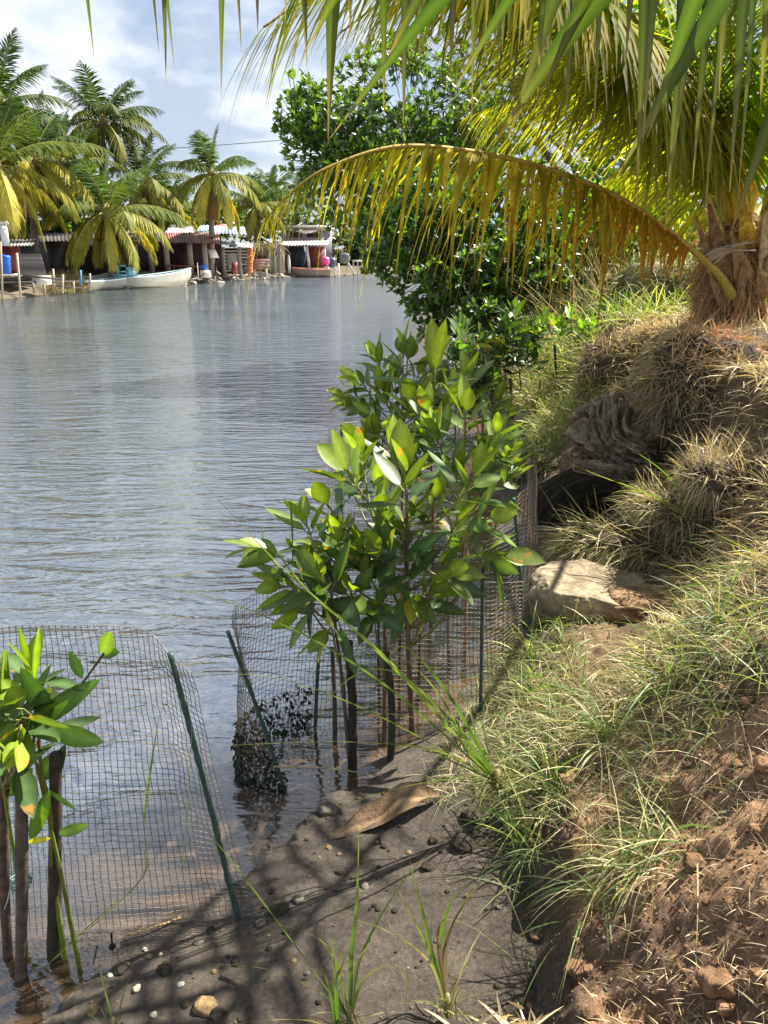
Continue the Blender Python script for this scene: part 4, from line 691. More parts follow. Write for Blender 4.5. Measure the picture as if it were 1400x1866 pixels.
tag(logmesh([A(1000, 1045, 4.0), A(1050, 1020, 4.15), A(1120, 1000, 4.3)], [.012, .018, .012], (.16, .12, .08), seed=5, k=16, n=24).build('fallen_branch', M_wood), 'thin dark branch lying behind the flat-topped stone', 'branch')

def tussock(label, c, r, n, col, ln=(.06, .28), dark=(.05, .035, .025), green=0, seed=0, top=None, wd=.005, droop=1.6, flow=(0, 0, 0), mat=.8):
    c = np.asarray(c, float); t = thing('grass_tussock', c-[0, 0, r[2]], label, 'tussock')
    lump(c, r, e=.8, amp=.14, seed=seed, n=36, col=dark).build('root_mass', M_bark, t)
    d = nrm(rng.normal(size=(n, 3))*[1, 1, .8]+[0, -.15, .35]); p = c+d*np.asarray(r)*rng.uniform(.85, 1.02, (n, 1))
    D = rng.normal(0, 1, (n, 3)); D = D-mat*np.sum(D*d, -1, keepdims=True)*d; D = nrm(D+d*.28+np.asarray(flow, float)); cc = np.asarray(col)*rng.uniform(.45, 1.35, (n, 1))
    if top is not None: m = np.clip((d[:, 2:3]-.35)*2, 0, 1)*(rng.random((n, 1)) < .6); cc = cc*(1-m)+np.asarray(top)*rng.uniform(.6, 1.3, (n, 1))*m
    g_ = rng.random(n) < green; cc[g_] = np.array([.12, .18, .04])*rng.uniform(.6, 1.5, (g_.sum(), 1))
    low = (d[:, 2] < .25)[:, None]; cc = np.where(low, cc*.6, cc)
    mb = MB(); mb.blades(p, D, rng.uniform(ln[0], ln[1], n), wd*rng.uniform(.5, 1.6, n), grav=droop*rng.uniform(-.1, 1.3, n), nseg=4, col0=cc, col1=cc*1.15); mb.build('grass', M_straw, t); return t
ST = (.55, .46, .27)
tussock('big overhanging clump of dry grass with reddish top and black roots, above the stump', A(1285, 705, 4.95), (.36, .32, .33), 15000, (.50, .39, .22), top=(.6, .32, .18), seed=1, wd=.0055, ln=(.05, .26), dark=(.035, .025, .02))
tussock('low mound of flattened brown thatch behind the stump', A(1165, 672, 6.9), (.5, .4, .26), 5200, (.42, .31, .18), seed=2, wd=.007, ln=(.1, .35))
tussock('straw-coloured grass clump at the right border beyond the reddish one', A(1395, 660, 5.3), (.36, .4, .22), 3000, ST, seed=3, wd=.006)
tussock('pale straw tuft at the right border in front of the overhanging clump', A(1385, 865, 3.9), (.38, .3, .11), 4200, (.58, .48, .29), seed=4)
tussock('pale straw tuft with a few green blades between stump and bank slope', A(1260, 925, 4.2), (.30, .25, .09), 4200, (.58, .5, .28), green=.12, seed=5, flow=(-.8, -.2, 0))
tussock('long streaming tuft of pale dry grass above the flat-topped stone', A(1130, 985, 4.2), (.34, .22, .10), 2600, (.56, .5, .28), green=.15, seed=6, ln=(.12, .4), flow=(-1.6, -.7, -.3))
tussock('round grey-green bush of dry grass on the terrace left of the palm trunk', A(1210, 532, 9.5), (.55, .5, .35), 3200, (.30, .28, .13), green=.3, seed=7, ln=(.2, .5), wd=.012, dark=(.12, .1, .05))
tussock('green tuft of fine grass by the right-hand cage, behind the saplings', [1.28, 6.4, .22], (.24, .3, .12), 1800, (.3, .32, .13), green=.6, seed=8, ln=(.15, .35), dark=(.08, .07, .04))

# ---------------- scattered ground grass (uncountable)
def scatter(name, n, ylo, yhi, xf, ln, wd, col, up, grav, mat, green=None, zoff=.0, gfrac=0, dirn=(0, 0), nseg=3, thr=-9, seed=0, hvar=.5):
    y = np.exp(rng.uniform(math.log(ylo), math.log(yhi), n)); u = rng.random(n); lo, hi = xf(y); x = lo+(hi-lo)*u
    k = (fbm(x, y, f=1.6, o=3, seed=seed+200)+.25*rng.normal(size=n)*.3) > thr; x = x[k]; y = y[k]; n = len(x); z = H(x, y)
    D = rng.normal(0, 1, (n, 3)); D[:, 0] += dirn[0]; D[:, 1] += dirn[1]; D[:, 2] = np.abs(D[:, 2])*.3+up*rng.uniform(.3, 1.6, n)
    c = np.asarray(col)*rng.uniform(.5, 1.35, (n, 1)); g_ = rng.random(n) < gfrac
    if green is not None: c[g_] = np.asarray(green)*rng.uniform(.6, 1.4, (g_.sum(), 1))
    sc_ = np.clip(y/2.5, .8, 3.0); mb = MB()
    mb.blades(np.stack([x, y, z+zoff-.005], -1), D, rng.uniform(ln[0], ln[1], n), wd*sc_*rng.uniform(.6, 1.4, n), grav=grav*rng.uniform(.5, 1.5, n), nseg=nseg, col0=c, col1=c*np.array([1.25, 1.2, 1.1]))
    return tag(mb.build(name, mat, loc=(0, 0, 0)), kind='stuff')
I_ = lambda c: (lambda y: np.interp(y, cy_, c))
c1f, c2f, c3f = I_(c1_), I_(c2_), I_(c3_)
# straw litter over terrace and slope
scatter('straw_litter', 52000, 2.2, 12, lambda y: (c2f(y)-.1, c3f(y)+1.6+y*.25), (.04, .2), .0038, (.55, .46, .28), .3, .6, M_straw, (.2, .24, .08), gfrac=.08, seed=1, thr=-.22)
scatter('straw_litter', 15000, .9, 2.4, lambda y: (c2f(y), c2f(y)+1.2), (.01, .065), .0021, (.52, .42, .26), .25, .6, M_straw, (.2, .2, .06), gfrac=.04, seed=2, thr=-.1)
scatter('straw_litter', 11000, 1.5, 3.3, lambda y: (c1f(y)+.05+np.clip(1.9-y, 0, 1)*1.0, c3f(y)+.5), (.04, .18), .0026, (.37, .30, .18), .22, .7, M_straw, (.2, .25, .09), gfrac=.12, seed=12, thr=.03)
k = 16000; y_ = np.exp(rng.uniform(math.log(.85), math.log(2.8), k)); x_ = c1f(y_)-.03+rng.random(k)**.9*1.3; z_ = H(x_, y_); r_ = rng.choice([.0018, .0025, .0035, .005, .008], k, p=[.3, .3, .22, .13, .05])
oc = np.array([[1, 0, 0], [-1, 0, 0], [0, 1, 0], [0, -1, 0], [0, 0, 1], [0, 0, -1.]]); V = np.stack([x_, y_, z_], -1)[:, None]+oc[None]*rng.uniform(.6, 1.3, (k, 6, 1))*r_[:, None, None]
ft = np.array([[0, 2, 4], [2, 1, 4], [1, 3, 4], [3, 0, 4], [2, 0, 5], [1, 2, 5], [3, 1, 5], [0, 3, 5]]); mb = MB(); cc = np.where(rng.random((k, 1)) < .12, [[.4, .33, .24]], [[.30, .16, .08]])*rng.uniform(.35, 1.3, (k, 1)); mb.add(V.reshape(-1, 3), None, (ft[None]+6*np.arange(k)[:, None, None]).reshape(-1, 3), np.column_stack([np.repeat(cc, 6, 0), np.zeros(6*k)]))
tag(mb.build('soil_crumbs', M_rock, smooth=False, loc=(0, 0, 0)), kind='stuff')
scatter('mud_litter', 900, 1.3, 2.7, lambda y: (np.interp(y, cy_, c0_)+.02, c1f(y)), (.006, .035), .0022, (.16, .11, .06), .06, .2, M_straw, (.3, .24, .14), gfrac=.2, seed=31)
scatter('straw_litter', 20000, 3.2, 7.2, lambda y: (c2f(y)-.25, c3f(y)+1.3), (.05, .22), .0036, (.54, .44, .26), .42, 1.3, M_straw, (.2, .24, .08), gfrac=.06, seed=41, thr=-.15)
k = 70; y_ = np.exp(rng.uniform(math.log(.9), math.log(2.3), k)); x_ = c1f(y_)+rng.random(k)*1.1; cl_ = MB()
for i in range(k):
    r_ = rng.uniform(.008, .028); q_ = lump([x_[i], y_[i], H(x_[i], y_[i])+r_*.2], [r_*1.3, r_, r_*.75], e=.75, amp=.3, f=4, seed=i, n=12, col=np.array([.30, .175, .095])*rng.uniform(.6, 1.2)); cl_.add(q_.v[0], q_.q[0], None, q_.c[0])
tag(cl_.build('soil_clods', M_rock, loc=(0, 0, 0)), kind='stuff')
scatter('green_grass', 1300, 1.5, 2.25, lambda y: (c1f(y)-.05, c1f(y)+.38), (.14, .34), .0042, (.11, .17, .05), .7, 1.5, M_grass, (.44, .4, .22), gfrac=.4, dirn=(-.7, -.4), nseg=6, seed=61, thr=-.15)
scatter('straw_litter', 2600, 1.4, 2.0, lambda y: (c2f(y)+.1, c3f(y)+.3), (.03, .11), .0022, (.38, .31, .19), .25, .8, M_straw, (.14, .2, .06), gfrac=.2, seed=62, thr=.0)
# grass on the slope in the middle right, arching towards the water
scatter('green_grass', 5200, 1.85, 2.75, lambda y: (c1f(y)-.02, c1f(y)+.8), (.06, .18), .0034, (.32, .29, .16), .42, 1.5, M_grass, (.11, .17, .06), gfrac=.42, dirn=(-.5, -.3), nseg=4, seed=3, thr=.0)
scatter('green_grass', 1100, 1.8, 3.0, lambda y: (c1f(y)-.02, c1f(y)+.9), (.16, .32), .0042, (.14, .20, .07), .8, 1.6, M_grass, (.3, .33, .14), gfrac=.3, dirn=(-.3, -.2), nseg=5, seed=4, thr=0)
scatter('straw_litter', 9000, 2.25, 4.6, lambda y: (c1f(y)-.26, c1f(y)+.35), (.05, .2), .0030, (.38, .33, .2), .25, .9, M_straw, (.15, .22, .06), gfrac=.3, seed=5, thr=-.12)
scatter('green_grass', 1500, 2.2, 3.6, lambda y: (c1f(y)-.2, c1f(y)+.2), (.08, .24), .0036, (.13, .2, .06), .9, 1.3, M_grass, (.42, .4, .2), gfrac=.35, nseg=5, seed=15, thr=.05)
scatter('green_grass', 3000, 1.5, 2.0, lambda y: (c1f(y)+np.clip(1.8-y, 0, 1)*.95, c1f(y)+1.1), (.05, .15), .0032, (.34, .29, .17), .4, 1.3, M_grass, (.11, .17, .06), gfrac=.45, dirn=(-.4, -.3), nseg=4, seed=16, thr=-.1)
# lush fine grass on the terrace beyond
scatter('green_grass', 16000, 7.5, 22, lambda y: (c2f(y)+.1, c3f(y)+2.5+y*.35), (.2, .5), .0045, (.42, .40, .19), 1.3, 1.1, M_grass, (.16, .24, .05), gfrac=.6, nseg=4, seed=6, thr=-.2)
scatter('green_grass', 5000, 6.5, 10, lambda y: (c1f(y), c2f(y)+.3), (.15, .4), .0035, (.42, .38, .2), 1.2, .8, M_grass, (.2, .26, .08), gfrac=.5, nseg=4, seed=7)
scatter('dry_seed_stalks', 350, 9.5, 12, lambda y: (1.55+0*y, 2.9+0*y), (.6, 1.2), .0035, (.5, .42, .25), 2.6, .35, M_straw, dirn=(-1.2, 0), nseg=5, seed=8)

# ---------------- individual long-bladed plants
def ribbon(mb, Q, w_, c0, c1=None, fold=.3, side=None):
    Q = catmull(Q, 22); uu = np.linspace(0, 1, 22); Tq = nrm(np.gradient(Q, axis=0)); s_ = nrm(np.cross(Tq, np.asarray(side if side is not None else [.2*rng.normal(), .8, .6]))); pf = w_/2*np.clip(.6+uu*2, 0, 1)*np.clip((1-uu)*1.8, .04, 1)
    nn = nrm(np.cross(s_, Tq)); L_ = Q-s_*pf[:, None]+nn*pf[:, None]*fold; R_ = Q+s_*pf[:, None]+nn*pf[:, None]*fold; V = np.stack([L_, Q, R_], 1).reshape(-1, 3)
    b = (np.arange(21)*3)[:, None]+np.arange(2)[None]; qd = np.stack([b, b+1, b+4, b+3], -1).reshape(-1, 4); c1 = c0 if c1 is None else c1
    cc = np.asarray(c0)*(1-uu[:, None]**2)+np.asarray(c1)*uu[:, None]**2; mb.add(V, qd, None, np.column_stack([np.repeat(cc, 3, 0), np.zeros(66)]))
def sedge(label, base, blades_, name='sedge_plant', cat='plant', tuft=24, c=(.10, .17, .04), th=.012):
    base = np.asarray(base, float); mb = MB()
    for bl in blades_:
        pts = [base]+[A(*p) for p in bl[0]]; ribbon(mb, pts, bl[1], bl[2] if len(bl) > 2 else np.array(c)*rng.uniform(.8, 1.3), bl[3] if len(bl) > 3 else (.3, .3, .12))
    if tuft: mb.blades(base+rng.normal(0, .012, (tuft, 3)), rng.normal(0, .6, (tuft, 3))+[0, -.1, 1], rng.uniform(.05, .2, tuft), .004, grav=1.2, nseg=4, col0=np.array([.22, .22, .08])*rng.uniform(.5, 1.3, (tuft, 1)))
    if th: mb.tube([base-[0, 0, .02], base+[0, 0, .05]], [th, th*.5], 7, (.3, .25, .12, 0))
    return tag(mb.build(name, M_grass, loc=base), label, cat)
G1, G2, YD = (.13, .21, .05), (.20, .27, .07), (.42, .36, .17)
sedge('large sedge on the slope with long blades arching left over the middle cage', A(905, 1425, 2.15),
      [([(700, 1200, 2.0), (520, 1040, 1.9), (370, 880, 1.85)], .010, G2, (.08, .09, .05)), ([(720, 1215, 2.05), (560, 1075, 2.0), (470, 950, 1.95)], .009, G2), ([(690, 1240, 2.0), (450, 1110, 1.85), (190, 1050, 1.75)], .009, G1, (.1, .1, .06)),
       ([(700, 1310, 2.05), (520, 1240, 1.95), (350, 1224, 1.9)], .009, G1), ([(800, 1370, 2.05), (620, 1352, 1.95), (380, 1360, 1.9)], .008, G2, (.35, .36, .12)), ([(800, 1290, 2.1), (700, 1220, 2.1), (610, 1260, 2.05), (560, 1370, 2.0)], .010, G1, YD),
       ([(820, 1270, 2.1), (740, 1180, 2.1), (700, 1210, 2.1)], .012, (.09, .18, .03)), ([(840, 1330, 2.1), (780, 1240, 2.15), (690, 1160, 2.1)], .010, G1), ([(850, 1400, 2.1), (760, 1360, 2.05), (690, 1350, 2.0)], .009, G1),
       ([(820, 1420, 2.0), (650, 1460, 1.85), (450, 1570, 1.75)], .009, G2, (.35, .38, .12)), ([(870, 1350, 2.15), (850, 1280, 2.2), (790, 1210, 2.2)], .008, G1), ([(890, 1370, 2.15), (880, 1300, 2.2), (900, 1250, 2.2)], .006, G2), ([(860, 1380, 2.1), (800, 1320, 2.1), (640, 1290, 2.0)], .008, G2)], tuft=60, th=.02)
b2 = G(638, 1862, .14)
sedge('bottom-centre sedge with one tall upright blade and long blades reaching to the left cage', b2,
      [([(640, 1750, 1.42), (650, 1650, 1.42), (655, 1500, 1.42)], .012, G1, (.25, .33, .09)), ([(520, 1700, 1.45), (390, 1530, 1.5), (263, 1388, 1.55)], .009, G1, (.1, .1, .06)), ([(600, 1820, 1.4), (480, 1765, 1.45), (300, 1755, 1.5)], .008, G2, G2),
       ([(660, 1740, 1.45), (740, 1600, 1.5), (840, 1500, 1.55)], .009, G1, G2), ([(660, 1790, 1.4), (710, 1760, 1.4), (740, 1790, 1.38), (735, 1860, 1.35)], .010, G2, YD), ([(620, 1780, 1.42), (600, 1730, 1.42), (560, 1700, 1.42), (490, 1680, 1.42)], .008, G2, YD),
       ([(610, 1800, 1.4), (625, 1750, 1.4), (600, 1700, 1.38)], .010, (.08, .18, .03)), ([(650, 1760, 1.42), (690, 1700, 1.42)], .008, YD, YD)], tuft=10)
b3 = G(815, 1838, .14)
sedge('sedge with brown dead base at bottom, right of the tall upright blade', b3,
      [([(790, 1745, 1.5), (765, 1640, 1.5), (745, 1560, 1.5)], .010, G1), ([(800, 1740, 1.5), (820, 1650, 1.5), (860, 1605, 1.5)], .011, (.12, .24, .03), G2), ([(780, 1750, 1.45), (690, 1690, 1.45), (560, 1655, 1.45)], .008, YD, (.25, .15, .09)), ([(820, 1700, 1.5), (880, 1610, 1.5), (920, 1620, 1.5), (985, 1785, 1.42)], .007, (.2, .17, .1), (.5, .44, .3)),
       ([(800, 1690, 1.5), (860, 1690, 1.47), (970, 1775, 1.42)], .008, (.25, .14, .08), (.5, .42, .28)), ([(810, 1730, 1.5), (850, 1640, 1.5), (890, 1600, 1.5)], .009, (.2, .12, .06)), ([(780, 1730, 1.5), (740, 1650, 1.5), (725, 1620, 1.5)], .007, G2)], tuft=24, c=(.2, .12, .06))
sedge('short green blade cluster at the bottom, left of the bottom-centre sedge', G(615, 1880, .12), [([(612, 1800, 1.33), (605, 1700, 1.33)], .011, (.08, .17, .03)), ([(600, 1800, 1.33), (585, 1760, 1.33)], .008, G1), ([(560, 1860, 1.33), (470, 1860, 1.35), (420, 1866, 1.35)], .007, (.45, .35, .15))], tuft=6)
sedge('single grass shoot at the bottom edge, lower left', G(210, 1880, .02), [([(190, 1800, 1.46), (175, 1730, 1.46)], .007, G1), ([(150, 1840, 1.44), (138, 1830, 1.44)], .005, G1)], tuft=3)
sedge('thin bent grass stalk reaching from the left stakes across the near cage', G(80, 1765), [([(160, 1690, 1.62), (250, 1612, 1.66)], .005, G1, G2), ([(250, 1612, 1.66), (265, 1550, 1.68), (287, 1505, 1.68)], .006, (.25, .3, .1), G2)], tuft=0, name='grass_stalk', th=0)
sedge('pale grass blade hanging upright on the near wire cage', A(262, 1500, 1.8), [([(275, 1400, 1.78), (293, 1290, 1.78)], .007, G2, G2)], tuft=0, name='loose_grass_strand', th=0)
sedge('dry straw blade hanging beside the slanting green post of the near cage', A(330, 1590, 1.78), [([(345, 1450, 1.78), (350, 1290, 1.79)], .004, (.4, .4, .2), YD)], tuft=0, name='loose_grass_strand', th=0)
sedge('sedge with long pale blades arching above the rotten log', A(1275, 955, 3.9), [([(1180, 900, 3.9), (1100, 870, 3.95), (1035, 843, 4.0)], .009, G2, (.45, .42, .2)), ([(1220, 870, 3.9), (1140, 810, 3.9)], .010, (.13, .25, .04), G2), ([(1200, 905, 3.85), (1130, 895, 3.9), (1090, 920, 3.9)], .007, G2), ([(1250, 900, 3.9), (1225, 840, 3.9)], .008, G2)], tuft=40)
sedge('tuft on the overhanging clump with long blades pointing left', A(1270, 690, 4.8), [([(1180, 690, 4.7), (1120, 700, 4.7), (1050, 755, 4.7)], .010, (.3, .3, .12), YD), ([(1200, 650, 4.8), (1080, 652, 4.85)], .010, G1), ([(1240, 660, 4.8), (1200, 640, 4.8)], .009, G1), ([(1210, 672, 4.8), (1140, 655, 4.8)], .010, (.3, .36, .13)), ([(1300, 690, 4.7), (1340, 670, 4.7), (1400, 720, 4.7)], .008, YD)], tuft=40)
sedge('green grass plant at the right border above the soil slope', A(1420, 1030, 2.6), [([(1360, 1000, 2.6), (1300, 970, 2.6)], .009, (.14, .25, .04)), ([(1350, 1010, 2.6), (1330, 985, 2.6)], .008, G2), ([(1380, 1020, 2.55), (1330, 1030, 2.5)], .007, G2)], tuft=20)
for i, (bx, by, Y_, lab) in enumerate([(1110, 1340, 2.2, 'spiky green grass plant in the middle of the slope'), (1010, 1400, 2.1, 'green grass plant just right of the large sedge'), (1300, 1230, 2.35, 'tall thin grass plant on the upper slope near the right border'), (965, 1500, 1.95, 'green grass clump hanging over the dark bank edge'), (1215, 1330, 2.2, 'grass plant with crossing blades on the slope, right of the spiky one'), (965, 1160, 3.3, 'small green tuft in front of the flat-topped stone'), (1180, 1200, 2.7, 'slender green shoot beside the brown stones'), (1060, 1250, 2.6, 'fine tuft on the straw below the rotten wood slab'), (1340, 1120, 2.7, 'arching grass plant at the right border below the stones')]):
    bs = A(bx, by, Y_); bs[2] = H(bs[0], bs[1])+.0; k = 46 if i < 5 else 20; mb = MB(); D = rng.normal(0, .75, (k, 3))+[-.25, -.25, .9]
    cc = np.where(rng.random((k, 1)) < .7, [[.11, .19, .045]], [[.4, .36, .18]])*rng.uniform(.6, 1.4, (k, 1))
    mb.blades(bs+rng.normal(0, .02, (k, 3))*[1, 1, .2], D, rng.uniform(.12, .34, k), .006*rng.uniform(.6, 1.3, k), grav=1.4*rng.uniform(.4, 1.4, k), nseg=7, fold=.3, col0=cc, col1=cc*1.3)
    tag(mb.build('grass_plant', M_grass, loc=bs), lab, 'grass plant')
# dead leaf
dl = MB(); n_ = 24; a_, b_ = G(608, 1528, .02), G(800, 1452, .10); cpt = catmull([a_, a_*.6+b_*.4+[0, 0, .012], a_*.3+b_*.7+[0, 0, .045], b_], n_); u = np.linspace(0, 1, n_)
sd_ = nrm(np.cross(b_-a_, [0, -.35, 1])); pf = .052*np.sin(math.pi*np.clip(u, .06, .97))**.6; rows = []
for k in np.linspace(-1, 1, 9): rows.append(cpt+sd_*(pf*k*(1+.12*np.sin(u*17+k*2)))[:, None]+np.array([0, 0, 1.])*((.022*k*k+.010*np.sin(u*14+k*3)))[:, None])
V = np.stack(rows, 1).reshape(-1, 3); qd = gridfaces(9, n_); cc = np.tile([.20, .13, .075, .3], (len(V), 1)); cc[4::9, :3] = (.3, .21, .12); cc[:, :3] *= (1-.35*(np.arange(len(V)) % 3 == 0))[:, None]; dl.add(V, qd, None, cc)
tag(dl.build('dead_leaf', M_dry), 'large curled brown dead leaf lying on the mud', 'leaf')
# shredded husk at the bottom
hk = MB(); hb = G(930, 1875, .45); hb[2] = .40
for k in range(90):
    s = hb+rng.normal(0, .03, 3)*[1.4, 1, .5]; hk.blades([s], [rng.normal(0, .6), rng.normal(0, .5), rng.uniform(.1, 1)], rng.uniform(.03, .11), rng.uniform(.003, .011), grav=.4, nseg=4, fold=.2, col0=np.array([.62, .5, .32])*rng.uniform(.6, 1.2))
tag(hk.build('shredded_husk', M_straw), 'pale shredded husk fibre on the soil at the bottom edge', 'husk')
# stones and shells on the mud
PB = [(385, 1695, .012, 0), (363, 1716, .014, 1), (250, 1803, .010, 2), (545, 1641, .016, 1), (508, 1660, .026, 0), (475, 1683, .014, 1), (170, 1842, .014, 3), (300, 1768, .018, 0), (222, 1768, .016, 0), (205, 1725, .009, 0), (376, 1838, .028, 3), (400, 1856, .022, 0), (415, 1780, .014, 1), (265, 1730, .007, 2), (200, 1776, .007, 2), (293, 1740, .006, 2), (330, 1795, .008, 2), (520, 1700, .008, 0), (620, 1590, .012, 0), (700, 1545, .010, 0),
      (780, 1580, .018, 0), (845, 1540, .035, 0), (860, 1490, .03, 0), (665, 1618, .012, 1), (545, 1690, .006, 1), (490, 1730, .008, 0), (597, 1478, .03, 1), (600, 1545, .009, 3), (560, 1530, .007, 0), (790, 1530, .016, 0), (720, 1660, .01, 0), (690, 1600, .007, 0), (430, 1755, .012, 0), (340, 1830, .012, 0), (280, 1850, .008, 2), (505, 1600, .008, 1), (1000, 1255, .03, 1)]
PC = [(.06, .05, .035), (.16, .14, .11), (.62, .58, .45), (.32, .22, .11)]; PN = ['dark', 'grey-brown', 'white', 'ochre']
for i, (px, py, r_, k) in enumerate(PB):
    p = G(px, py, .03); big_ = (px, py) == (250, 1803); p[2] = max(H(p[0], p[1]), 0); p = G(px, py, p[2]); p[2] = H(p[0], p[1])
    LM = {'by the foot of the slanting green post': (440, 1690), 'by the big dead leaf': (700, 1500), 'by the left stakes': (120, 1790), 'at the bottom edge below the near cage': (360, 1840), 'left of the bottom-centre sedge': (560, 1700), 'under the grassy bank edge': (850, 1540), 'below the near cage': (270, 1750)}
    wh = min(LM, key=lambda q_: (LM[q_][0]-px)**2+(LM[q_][1]-py)**2); sz = 'tiny' if r_ < .0075 else 'small' if r_ < .0125 else 'thumb-sized' if r_ < .02 else 'fist-sized'
    tag(lump(p+[0, 0, r_*.25], [r_*1.25, r_, r_*.65], e=.9, amp=.18, seed=i, n=14, col=PC[k], rotz=rng.uniform(0, 3)).build('shell' if k == 2 else 'pebble', M_rock), sz+(' white shell on the mud ' if k == 2 else ' '+PN[k]+' pebble on the mud ')+wh, 'shell' if k == 2 else 'pebble', 'shells on the mud' if k == 2 else PN[k]+' pebbles on the mud')
for i in range(150):
    y_ = rng.uniform(1.35, 2.4); x0 = np.interp(y_, cy_, c0_); x1 = np.interp(y_, cy_, c1_); x_ = rng.uniform(x0+.03, x1-.02); r_ = rng.choice([.003, .004, .005, .007]); k = int(rng.choice([0, 0, 0, 1, 3]))
    tag(lump([x_, y_, H(x_, y_)+r_*.2], [r_*1.3, r_, r_*.7], amp=.2, seed=i, n=7, col=PC[k]).build('pebble', M_rock), 'tiny '+PN[k]+' speck of grit scattered over the shore mud', 'pebble', PN[k]+' grit on the mud')
def twig(pts, r_, cc, label):
    mb = MB(); mb.tube(catmull(pts, 14), np.linspace(r_, r_*.5, 14), 6, np.r_[cc, 0], rough=.2); return tag(mb.build('stick', M_wood), label, 'stick')
twig([A(498, 1397, 2.4), A(600, 1400, 2.45), A(680, 1412, 2.5), A(790, 1428, 2.5)], .004, (.4, .33, .2), 'pale thin stick lying in the shallow pool of the middle cage')
twig([G(405, 1800, .0)*[1, 1, 0]+[0, 0, .05], G(440, 1797, .05)], .004, (.07, .05, .04), 'tiny dark stick on the mud')
twig([G(330, 1672, .01), G(280, 1690, .02), G(230, 1705, .02)], .004, (.4, .26, .13), 'reddish stick lying at the water line by the near cage')
twig([A(690, 1525, 2.1), A(703, 1555, 2.07)], .007, (.03, .025, .02), 'short black stub of wood sticking out of the mud')
twig([A(178, 1722, 1.7), A(170, 1758, 1.66)], .004, (.04, .03, .02), 'forked black twig standing in the mud by the left stakes')
twig([A(203, 1700, 1.72), A(205, 1728, 1.72)], .004, (.02, .02, .02), 'short black shoot standing at the water line')

# ================================================================ FAR BANK
FBX = [(-100, 30), (0, 31.8), (145, 36.3), (345, 43.5), (420, 49), (500, 54), (680, 62), (800, 70)]
YS = lambda px: float(np.interp(px, [a for a, b in FBX], [b for a, b in FBX]))
def fbox(mb, x0, y0, x1, y1, Y_, dep=.1, col=(.3, .3, .3), z0=None):
    a = A(x0, y1, Y_); b = A(x1, y0, Y_); mb.box([a[0], Y_, a[2] if z0 is None else z0], [b[0], Y_+dep, b[2]], np.r_[col, 0])
def corr(mb, P00, P10, P01, P11, waves, amp, col):     # corrugated sheet through four corners, waves across 0->1
    m = waves*6+1; u = np.linspace(0, 1, m)[:, None, None]; v = np.linspace(0, 1, 5)[None, :, None]; P00, P10, P01, P11 = map(np.asarray, (P00, P10, P01, P11))
    V = P00*(1-u)*(1-v)+P10*u*(1-v)+P01*(1-u)*v+P11*u*v; nn = nrm(np.cross(P10-P00, P01-P00)); nn = nn*(1 if nn[2] > 0 or abs(nn[2]) < .05 else -1); V = V+nn*amp*np.sin(u*waves*6.2832); W2 = V-nn*.02
    q1 = gridfaces(5, m); c_ = np.asarray(col)*(.8+.4*vnoise(np.arange(m)*.13, np.arange(m)*0)[:, None, None])*np.ones((1, 5, 1)); c_ = np.concatenate([c_, 0*c_[..., :1]], -1).reshape(-1, 4)
    mb.add(V.reshape(-1, 3), q1, None, c_); mb.add(W2.reshape(-1, 3), q1[:, ::-1], None, c_)
def part(name, parent, fn, mat=None, label=None):
    mb = MB(); fn(mb); o = mb.build(name, mat or M_paint, parent, smooth=False)
    if label: o['label'] = label
    return o
gz = .5
# shack at the left border
s = thing('shack', A(30, 500, 34.5), 'waterside shack at the left border with thin flat roof and dull red wall', 'shack')
part('wall', s, lambda m: fbox(m, 12, 448, 33, 500, 35, .15, (.30, .07, .07)), label='dull red wall')
part('back_wall', s, lambda m: fbox(m, -60, 440, 60, 500, 37.5, .15, (.04, .045, .05)))
part('roof', s, lambda m: corr(m, A(-60, 449, 34), A(58, 447, 34), A(-60, 436, 38), A(75, 436, 38), 20, .03, (.25, .25, .26)), M_metal)
part('deck', s, lambda m: fbox(m, -60, 500, 36, 504, 33.4, 1.8, (.42, .38, .32)))
part('post', s, lambda m: fbox(m, 4, 408, 10, 448, 34, .12, (.8, .8, .78)), label='white painted post')
part('beam', s, lambda m: fbox(m, -60, 403, 12, 409, 34, .15, (.8, .8, .78)), label='white painted beam')
bb = MB(); p0, p1 = A(11, 500, 33.8), A(11, 465, 33.8); P = catmull([p0, p1], 20); rr = .20*np.interp(np.linspace(0, 1, 20), [0, .04, .3, .34, .62, .66, .95, 1], [.9, 1, 1, 1.04, 1.04, 1, .98, .85]); rr[np.arange(20) % 5 == 2] *= 1.03; bb.tube(P, rr, 20, (.01, .14, .65, 0)); bo = bb.build('barrel', M_plastic)
tag(bo, 'bright blue plastic barrel standing on the deck of the left shack', 'barrel')
cpn = MB(); corr(cpn, A(36, 463, 33.5), A(36, 501, 33.2), A(75, 463, 33.5), A(85, 501, 33.2), 13, .012, (.22, .19, .17)); tag(cpn.build('corrugated_panel', M_metal), 'grey-brown corrugated sheet leaning upright beside the blue barrel', 'metal sheet')
cr = MB(); fbox(cr, 60, 503, 84, 520, 33.8, .5, (.55, .53, .47)); tag(cr.build('crate', M_paint, smooth=False), 'dirty white box on the shore below the corrugated sheet', 'box')
jt = thing('jetty', G(60, 540), 'rickety landing stage of dark horizontal poles on thin posts at far left', 'jetty')
def bar(m, x0, y0, x1, y1, Y0, Y1, r_, c_): m.tube([A(x0, y0, Y0), A(x1, y1, Y1)], r_, 7, np.r_[c_, 0])
for a in [(-30, 516, 145, 513, 32, 35.5, .05), (42, 502, 112, 509, 33, 34, .045), (60, 517, 158, 526, 34, 35.6, .03)]: part('rail', jt, lambda m: bar(m, *a, (.05, .04, .035)), M_wood)
